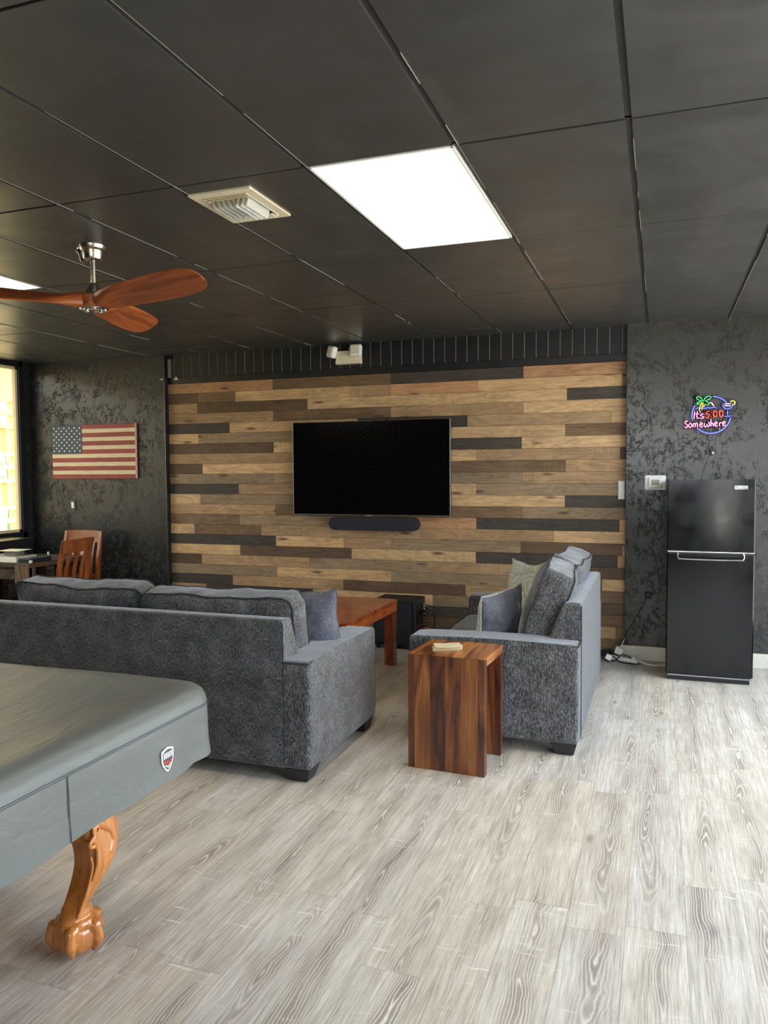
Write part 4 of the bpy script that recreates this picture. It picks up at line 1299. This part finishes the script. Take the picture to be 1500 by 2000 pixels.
for (cx, cy) in ((560, 180), (1230, 620), (560, 900), (1000, 900)):
    q = P2((cx, cy)); bm = B(); tube(bm, [(q[0], -.018, q[1]), (q[0], 0, q[1])], .004, 8); obj('standoff', bm, 'nickel', t)
bm = B()
pts = [(.428, YB - .012, 1.872), (.405, YB - .01, 1.79), (.378, YB - .01, 1.735), (.35, YB - .01, 1.65), (.318, YB - .008, 1.55), (.31, YB - .008, 1.40)]
tube(bm, smoothpath(pts, 5), .0026, 6)
cb = obj('cable', bm, 'black_plastic', t, loc=(-sgx, -YB, -sgz))
bm = B(); box(bm, .372, .388, YB - .022, YB - .006, 1.705, 1.755, .004); obj('inline_switch', bm, 'black_plastic', cb)
bm = B(); ball(bm, (.392, YB - .014, 1.728), .008, .006, .010, 10); obj('switch_button', bm, 'white_plastic', cb)

# ================================================================== POWER STRIP GROUP ON THE FLOOR
t = thing('power_strip', 'white power strip full of plugs on the floor by the loveseat', 'power strip', (-.27, 6.72, 0), R(-24))
bm = B(); box(bm, -.13, .12, -.022, .022, 0.004, .036, .005); ps = t; st = obj('body', bm, 'white_plastic', t)
for x in (-.05, .0, .05):
    bm = B(); box(bm, x - .012, x + .012, -.010, .010, .0355, .0375, .001); obj('socket', bm, 'black_plastic', st)
bm = B(); box(bm, .075, .10, -.012, .012, .036, .052, .003); obj('end_plug', bm, 'white_plastic', t)
bm = B(); box(bm, -.035, .035, -.02, .02, 0, .06, .006)
o = obj('power_adapter', bm, 'white_plastic'); o.location = (-.318, 6.775, .047); o.rotation_euler = (R(8), R(18), R(-20)); tag(o, 'white square power adapter standing up behind the power strip', 'adapter', 'plugs around the power strip')
bm = B(); box(bm, -.024, .024, -.02, .02, 0, .045, .006)
o = obj('power_adapter', bm, 'white_plastic'); o.location = (-.405, 6.70, .012); o.rotation_euler = (0, R(24), R(12)); tag(o, 'small white plug lying next to the loveseat back', 'adapter', 'plugs around the power strip')
bm = B(); box(bm, -.034, .034, -.025, .025, 0, .05, .008)
o = obj('power_adapter', bm, 'black_plastic'); o.location = (-.415, 6.785, .03); o.rotation_euler = (0, R(-10), R(-18)); tag(o, 'black power adapter nearest the timber wall', 'adapter', 'plugs around the power strip')
bm = B(); tube(bm, smoothpath([(-.43, 6.66, .02), (-.38, 6.64, .008), (-.33, 6.68, .02), (-.29, 6.70, .06), (-.25, 6.69, .055), (-.22, 6.70, .045)], 6), .005, 8)
bmesh.ops.transform(bm, matrix=(Matrix.Translation((-.27, 6.72, 0)) @ Matrix.Rotation(R(-24), 4, 'Z')).inverted(), verts=bm.verts); obj('plugged_cord', bm, 'black_plastic', ps)
bm = B(); tube(bm, smoothpath([(-.44, 6.72, .03), (-.36, 6.70, .04), (-.30, 6.66, .008), (-.20, 6.62, .008), (-.15, 6.62, .01)], 6), .005, 8)
bmesh.ops.transform(bm, matrix=(Matrix.Translation((-.27, 6.72, 0)) @ Matrix.Rotation(R(-24), 4, 'Z')).inverted(), verts=bm.verts); obj('plugged_cord', bm, 'black_plastic', ps, label='tangled black cords')
bm = B(); tube(bm, smoothpath([(-.15, 6.665, .03), (-.10, 6.64, .012), (-.02, 6.63, .007), (.05, 6.66, .007), (.10, 6.72, .007)], 6), .006, 8)
bmesh.ops.transform(bm, matrix=(Matrix.Translation((-.27, 6.72, 0)) @ Matrix.Rotation(R(-24), 4, 'Z')).inverted(), verts=bm.verts); obj('supply_cord', bm, 'white_plastic', ps)
bm = B(); tube(bm, smoothpath([(-.315, 6.78, .09), (-.295, 6.80, .12), (-.275, 6.805, .17)], 5), .0035, 8)
bmesh.ops.transform(bm, matrix=(Matrix.Translation((-.27, 6.72, 0)) @ Matrix.Rotation(R(-24), 4, 'Z')).inverted(), verts=bm.verts); obj('rising_cord', bm, 'white_plastic', ps)

# ================================================================== POOL TABLE WITH COVER
PX1, PX0, PY1, PY0 = -1.58, -3.02, 2.56, -0.12
t = thing('pool_table', 'carved claw-foot pool table in the left foreground under a fitted cover', 'pool table', ((PX0 + PX1) / 2, (PY0 + PY1) / 2, 0))
ox, oy = t.location.x, t.location.y
bm = B(); box(bm, PX0 + .06 - ox, PX1 - .06 - ox, PY0 + .06 - oy, PY1 - .06 - oy, .56, .775, .02); obj('table_body', bm, 'pool_leg', t)
def rrect(inset, rad, n=10, per=14):
    x0, x1, y0, y1 = PX0 + inset - ox, PX1 - inset - ox, PY0 + inset - oy, PY1 - inset - oy
    rad = max(rad, .002)
    pts = []
    cs = [(x1 - rad, y1 - rad, 0), (x0 + rad, y1 - rad, 90), (x0 + rad, y0 + rad, 180), (x1 - rad, y0 + rad, 270)]
    for ci, (cx, cy, a0) in enumerate(cs):
        arc = [(cx + rad * math.cos(R(a0 + 90 * k / n)), cy + rad * math.sin(R(a0 + 90 * k / n))) for k in range(n + 1)]
        pts += arc
        nx_, ny_, na = cs[(ci + 1) % 4]
        e0 = arc[-1]; e1 = (nx_ + rad * math.cos(R(na)), ny_ + rad * math.sin(R(na)))
        m_ = per if ci % 2 == 0 else per * 3
        for k in range(1, m_): pts.append((e0[0] + (e1[0] - e0[0]) * k / m_, e0[1] + (e1[1] - e0[1]) * k / m_))
    return pts
TOPZ, HEM = 0.812, 0.548
prof = [(.60, TOPZ - .018, .06), (.40, TOPZ - .018, .06), (.24, TOPZ - .016, .06), (.17, TOPZ - .010, .07), (.13, TOPZ - .002, .08), (.09, TOPZ, .09), (.055, TOPZ - .003, .10),
        (.03, TOPZ - .012, .11), (.012, TOPZ - .028, .12), (.004, TOPZ - .048, .125), (.0, TOPZ - .066, .13), (-.002, TOPZ - .12, .13), (-.004, TOPZ - .17, .13), (-.008, TOPZ - .22, .13), (-.010, HEM, .13), (-.004, HEM + .001, .13)]
bm = B(); rings = []
for q, (ins, z, rad) in enumerate(prof):
    pts = rrect(ins, rad)
    ring = []
    nP = len(pts)
    for k, (x, y) in enumerate(pts):
        drop = max(0, (TOPZ - .066 - z)) / .2
        fold = drop * (nz((x, y, 0), 3.2, .016, 2.0) + nz((x, y, z * 2), 8, .006, 5.0))
        ax = math.hypot(x, y) or 1
        # a soft fold running down near the far corner
        dcx, dcy = x - (PX1 - ox), y - (PY1 - oy)
        fold += drop * .012 * math.exp(-((dcy + .30) / .07) ** 2) * (1 if dcx > -.1 else 0) - drop * .012 * math.exp(-((dcy + .17) / .05) ** 2) * (1 if dcx > -.1 else 0)
        nxm, nym = (1 if abs(dcx) < .14 else 0), (1 if abs(dcy) < .14 else 0)
        zz = z + (nz((x, y, 0), 2.0, .006, 8.0) if ins > .05 else 0)
        ring.append(bm.verts.new((x + fold * nxm, y + fold * nym, zz)))
    rings.append(ring)
for a, b in zip(rings, rings[1:]):
    n_ = len(a)
    for k in range(n_): bm.faces.new((a[k], a[(k + 1) % n_], b[(k + 1) % n_], b[k]))
bm.faces.new(rings[0])
cov = obj('fitted_cover', bm, 'cover', smooth=70, loc=(ox, oy, 0))
tag(cov, 'dark grey vinyl cover stretched over the pool table', 'cover')
bm = B()
pts = rrect(-.0, .13)
def fold_of(x, y, z):
    drop = max(0, (TOPZ - .066 - z)) / .2
    fold = drop * (nz((x, y, 0), 3.2, .016, 2.0) + nz((x, y, z * 2), 8, .006, 5.0))
    dcx, dcy = x - (PX1 - ox), y - (PY1 - oy)
    fold += drop * .012 * math.exp(-((dcy + .30) / .07) ** 2) * (1 if dcx > -.1 else 0) - drop * .012 * math.exp(-((dcy + .17) / .05) ** 2) * (1 if dcx > -.1 else 0)
    return fold
for zz in (TOPZ - .066, TOPZ - .0725):
    tube(bm, [(x * 1.0006, y * 1.0004, zz) for x, y in pts], .0016, 6, closed=True)
obj('top_seam', bm, 'seam', cov)
for yy in (1.740, -.02 + .9):
    bm = B()
    for d_ in (0, .0045):
        pz = []
        for k in range(12):
            z = TOPZ - .07 - (TOPZ - .07 - HEM) * k / 11
            ins = 0 if k == 0 else .010 * k / 11
            x = PX1 - ox + ins + fold_of(PX1 - ox, yy - oy, z) + .0008
            pz.append((x, yy + d_ - oy, z))
        tube(bm, pz, .0010, 6)
    obj('side_seam', bm, 'seam', cov)
# shield emblem on the side of the cover (outline of a shield, four pale bars over a red and white wing)
by, bz = 2.205, .628
bx_ = PX1 + fold_of(PX1 - ox, by - oy, bz) + .006
def shield(s_):
    pts = [(-.033, .030), (-.016, .037), (0, .040), (.016, .037), (.033, .030), (.033, .0), (.027, -.018), (.014, -.036), (0, -.046), (-.014, -.036), (-.027, -.018), (-.033, 0)]
    return [(a * s_, b * s_) for a, b in pts]
bm = B(); prism(bm, shield(1.0), 0, .005, 'X', .001)
em = obj('emblem', bm, 'white_plastic', cov, loc=(bx_ - ox, by - oy, bz)); em['label'] = 'white rimmed shield emblem with red and white wing'
bm = B(); prism(bm, shield(.84), .005, .0056, 'X'); obj('emblem_field', bm, 'navy', em)
bm = B()
for k in range(5): box(bm, .0056, .0066, -.024 + k * .0102, -.018 + k * .0102, .004, .024)
obj('emblem_lettering', bm, 'white_plastic', em)
bm = B()
prism(bm, [(-.025, .0), (0, -.008), (.025, .0), (.022, -.014), (0, -.022), (-.022, -.014)], .0056, .0064, 'X', mi=0)
prism(bm, [(-.020, -.016), (0, -.025), (.020, -.016), (.014, -.022), (0, -.031), (-.014, -.022)], .0056, .0066, 'X', mi=1)
obj('emblem_wing', bm, ['red', 'white_plastic'], em)

def claw_leg(xr, yr, mx=1, my=1):
    """xr, yr: position of the outer ridge at the ankle; mx, my mirror it for the other corners"""
    parts = []
    # z, half sizes in x and y, ridge displacement
    prof = [(.560, .112, .150, .020), (.50, .110, .150, .022), (.44, .108, .150, .026), (.40, .108, .150, .032), (.365, .106, .140, .038), (.33, .106, .118, .042), (.30, .105, .098, .042), (.265, .098, .080, .034), (.23, .088, .066, .022),
            (.195, .078, .062, .008), (.165, .072, .062, -.004), (.140, .074, .066, -.014), (.115, .080, .076, -.020), (.09, .078, .080, -.020)]
    bm = B(); rings = []
    for (z, hx_, hy_, d) in prof:
        # ridge corner at (xr+d, yr+d*my...), body extends to -x and +y in the reference corner
        x1 = d; x0 = d - hx_; y0 = d; y1 = d + hy_
        cx, cy = (x0 + x1) / 2, (y0 + y1) / 2; a, b = (x1 - x0) / 2, (y1 - y0) / 2
        ring = []
        for q in range(32):
            an = 2 * math.pi * q / 32
            ex = .42 if z > .15 else .8
            ca, sa = math.cos(an), math.sin(an)
            ring.append(bm.verts.new((cx + a * abs(ca) ** ex * (1 if ca >= 0 else -1), cy + b * abs(sa) ** ex * (1 if sa >= 0 else -1), z)))
        rings.append(ring)
    for a, b in zip(rings, rings[1:]):
        for q in range(32): bm.faces.new((a[q], a[(q + 1) % 32], b[(q + 1) % 32], b[q]))
    bm.faces.new(rings[0]); bm.faces.new(rings[-1])
    # carved scrolls on the outer (+x) face
    def scroll(cy, cz, r0, turns, xoff, tail, th):
        pts = []
        for k in range(26):
            a = k / 25
            rr = r0 * (1 - .78 * a); an = R(90) + turns * 2 * math.pi * a
            pts.append((xoff, cy + rr * math.cos(an), cz + rr * math.sin(an)))
        pts = [Vector(p) for p in tail[::-1]] + [Vector(p) for p in pts]
        rs = [th * (.45 + .55 * min(1, i / 10)) for i in range(len(pts))]
        tube(bm, pts, rs, 8)
    scroll(.055, .430, .020, 1.4, .034, [(.034, .085, .425), (.038, .120, .40), (.042, .132, .365), (.044, .110, .33)], .0055)
    scroll(.030, .395, .020, -1.3, .036, smoothpath([(.040, .048, .385), (.044, .045, .345), (.043, .040, .31), (.030, .024, .25), (.014, .010, .20), (-.004, .004, .16)], 4), .0075)
    scroll(.135, .455, .012, 1.2, .030, [(.030, .15, .44), (.034, .152, .40)], .004)
    tube(bm, smoothpath([(.043, .012, .36), (.045, .018, .33), (.040, .014, .29), (.026, .010, .24), (.008, .004, .19), (-.006, .0, .15)], 4), .005, 8)
    # lip carving across the -y face
    tube(bm, smoothpath([(-.080, .022, .425), (-.05, .024, .405), (-.015, .028, .395), (.022, .030, .395)], 4), .005, 8)
    # paw and ball
    fc = Vector((-.055, .050, .070))
    ball(bm, fc, .075, .075, .069, 32)
    ball(bm, fc + Vector((0, .0, .044)), .070, .072, .036, 24)
    ball(bm, fc + Vector((.004, -.004, .075)), .050, .052, .040, 24)
    for an in (-62, 8, 70, 140, 215):
        ca, sa = math.cos(R(an)), math.sin(R(an))
        P_ = lambda rr, z: Vector((fc.x + ca * rr, fc.y + sa * rr, z))
        path = smoothpath([P_(.020, .128), P_(.046, .116), P_(.068, .100), P_(.078, .080), P_(.078, .056), P_(.070, .034), P_(.062, .014)], 4)
        rr_ = []
        for k in range(len(path)):
            a = k / (len(path) - 1)
            rr_.append(.0175 + .007 * math.exp(-((a - .32) / .10) ** 2) + .003 * math.exp(-((a - .62) / .07) ** 2) - .0105 * max(0, (a - .66) / .34))
        tube(bm, path, rr_, 12)
    bmesh.ops.transform(bm, matrix=Matrix.Translation((xr - ox, yr - oy, 0)) @ Matrix.Diagonal((mx, my, 1, 1)), verts=bm.verts)
    o = obj('leg', bm, 'pool_leg', t, smooth=180)
    rm = o.modifiers.new('remesh', 'REMESH'); rm.mode = 'VOXEL'; rm.voxel_size = 0.0030; rm.use_smooth_shade = True
    sm_ = o.modifiers.new('soften', 'SMOOTH'); sm_.factor = .6; sm_.iterations = 3
    return o
claw_leg(-1.768, 1.985)
claw_leg(-1.800 , .35, 1, -1)
claw_leg(-2.82, 1.985, -1, 1)
claw_leg(-2.82, .35, -1, -1)

# ================================================================== GAME TABLE, CHAIRS, ITEMS
TX0, TX1, TY0, TY1, TZ = -6.17, -5.50, 5.66, 6.42, .765
t = thing('rustic_table', 'dark rustic plank table in the far left corner', 'table', ((TX0 + TX1) / 2, (TY0 + TY1) / 2, 0))
hx, hy = (TX1 - TX0) / 2, (TY1 - TY0) / 2
bm = B(); box(bm, -hx, hx, -hy, hy, TZ - .045, TZ, .006); obj('tabletop', bm, 'rustic', t)
bm = B(); box(bm, -hx + .02, hx - .02, -hy + .02, -hy + .06, TZ - .16, TZ - .044, .004); obj('apron', bm, 'rustic', t)
bm = B(); box(bm, -hx + .02, hx - .02, hy - .06, hy - .02, TZ - .12, TZ - .044, .004); obj('apron', bm, 'rustic', t)
bm = B(); box(bm, hx - .17, hx - .02, -hy - .004, -hy + .10, TZ - .19, TZ - .030, .005); obj('corner_block', bm, 'rustic_end', t)
for (x, y) in ((-hx + .09, -hy + .09), (hx - .10, -hy + .09), (-hx + .09, -.05), (hx - .10, -.05)):
    bm = B(); box(bm, x - .05, x + .05, y - .05, y + .05, 0, TZ - .044, .005); obj('leg', bm, 'rustic', t)

def chair(label, loc, rz):
    t = thing('dining_chair', label, 'chair', loc, rz, 'slat-back wooden chairs at the rustic table')
    W2, SH = .225, .46
    bm = B(); box(bm, -W2, W2, -.20, .22, SH - .035, SH, .012, 3); obj('seat', bm, 'chairwood', t)
    for s_ in (-1, 1):
        bm = B(); box(bm, s_ * (W2 - .024) - .019, s_ * (W2 - .024) + .019, .165, .205, 0, SH - .034, .004); obj('leg', bm, 'chairwood', t)
        bm = B()
        pts = [(-.20, 0), (-.165, 0), (-.17, SH), (-.205, .75), (-.265, 1.0), (-.295, 1.0), (-.240, .75), (-.208, SH)]
        x = s_ * (W2 - .018)
        prism(bm, pts, x - .018, x + .018, 'X', .004)
        obj('leg', bm, 'chairwood', t)
    bm = B()
    # top rail, gently curved
    n = 10; vs = []
    for k in range(n + 1):
        u_ = -1 + 2 * k / n; x = u_ * W2; bow = -.028 * (1 - u_ * u_)
        vs.append([bm.verts.new((x, y + bow, z)) for (y, z) in ((-.246, .885), (-.268, 1.0 + .006 * (1 - u_ * u_)), (-.290, 1.0 + .006 * (1 - u_ * u_)), (-.268, .885))])
    for a, b in zip(vs, vs[1:]):
        for q in range(4): bm.faces.new((a[q], a[(q + 1) % 4], b[(q + 1) % 4], b[q]))
    bm.faces.new(vs[0]); bm.faces.new(vs[-1]); obj('top_rail', bm, 'chairwood', t)
    bm = B(); box(bm, -W2 + .03, W2 - .03, -.215, -.19, .52, .565, .004); obj('lower_rail', bm, 'chairwood', t)
    for x in (-.115, 0, .115):
        bm = B()
        pts = [(-.204, .55), (-.194, .55), (-.226, .75), (-.272, .90), (-.284, .90), (-.238, .75)]
        prism(bm, pts, x - .022, x + .022, 'X', .003); obj('slat', bm, 'chairwood', t)
    for s_ in (-1, 1):
        bm = B(); box(bm, s_ * (W2 - .024) - .010, s_ * (W2 - .024) + .010, -.17, .17, .20, .225, .003); obj('stretcher', bm, 'chairwood', t)
chair('wooden slat-back chair nearest the camera, at the side of the rustic table', (-5.275, 5.715, 0), R(96))
chair('wooden slat-back chair nearest the flag wall, behind the other chair', (-5.63, 6.30, 0), R(184))

def item(name, label, cat, mat, x0, x1, y0, y1, z0, z1, bev=.003, rz=0, group='game pieces on the rustic table'):
    bm = B(); cx, cy = (x0 + x1) / 2, (y0 + y1) / 2
    box(bm, x0 - cx, x1 - cx, y0 - cy, y1 - cy, 0, z1 - z0, bev)
    o = obj(name, bm, mat); o.location = (cx, cy, z0); o.rotation_euler = (0, 0, R(rz)); tag(o, label, cat, group)
    return o
wb = item('game_box', 'wide white game box lying flat on the rustic table corner', 'box', 'whitecard', -6.08, -5.68, 5.69, 5.95, TZ, TZ + .05)
bm = B(); box(bm, -.19, .19, -.12, .12, .05, .054, .001); obj('lid_print', bm, 'greycard', wb)
item('card_tray', 'small grey card tray standing on the white game box', 'tray', 'greycard', -5.93, -5.80, 5.80, 5.92, TZ + .0545, TZ + .095)
item('leaflet', 'thin white leaflet lying across the grey card tray', 'leaflet', 'whitecard', -5.98, -5.75, 5.76, 5.96, TZ + .0955, TZ + .099, .0008, 8)
tb = item('game_box', 'flat teal box on the rustic table right of the white game box', 'box', 'darkcard', -5.66, -5.53, 5.70, 5.98, TZ, TZ + .035)
bm = B(); box(bm, -.063, .063, -.137, .137, .035, .038, .001); obj('lid', bm, 'teal', tb, label='teal lid')
item('die', 'white cube on the table edge in front of the teal box', 'die', 'white_plastic', -5.529, -5.504, 5.69, 5.715, TZ, TZ + .026, .004, 15)
item('game_piece', 'small white peg behind the teal box', 'game piece', 'white_plastic', -5.90, -5.885, 6.32, 6.335, TZ, TZ + .035, .003)
item('game_piece', 'small white peg at the right edge of the table beside the chair back', 'game piece', 'white_plastic', -5.525, -5.51, 6.10, 6.115, TZ, TZ + .025, .003)
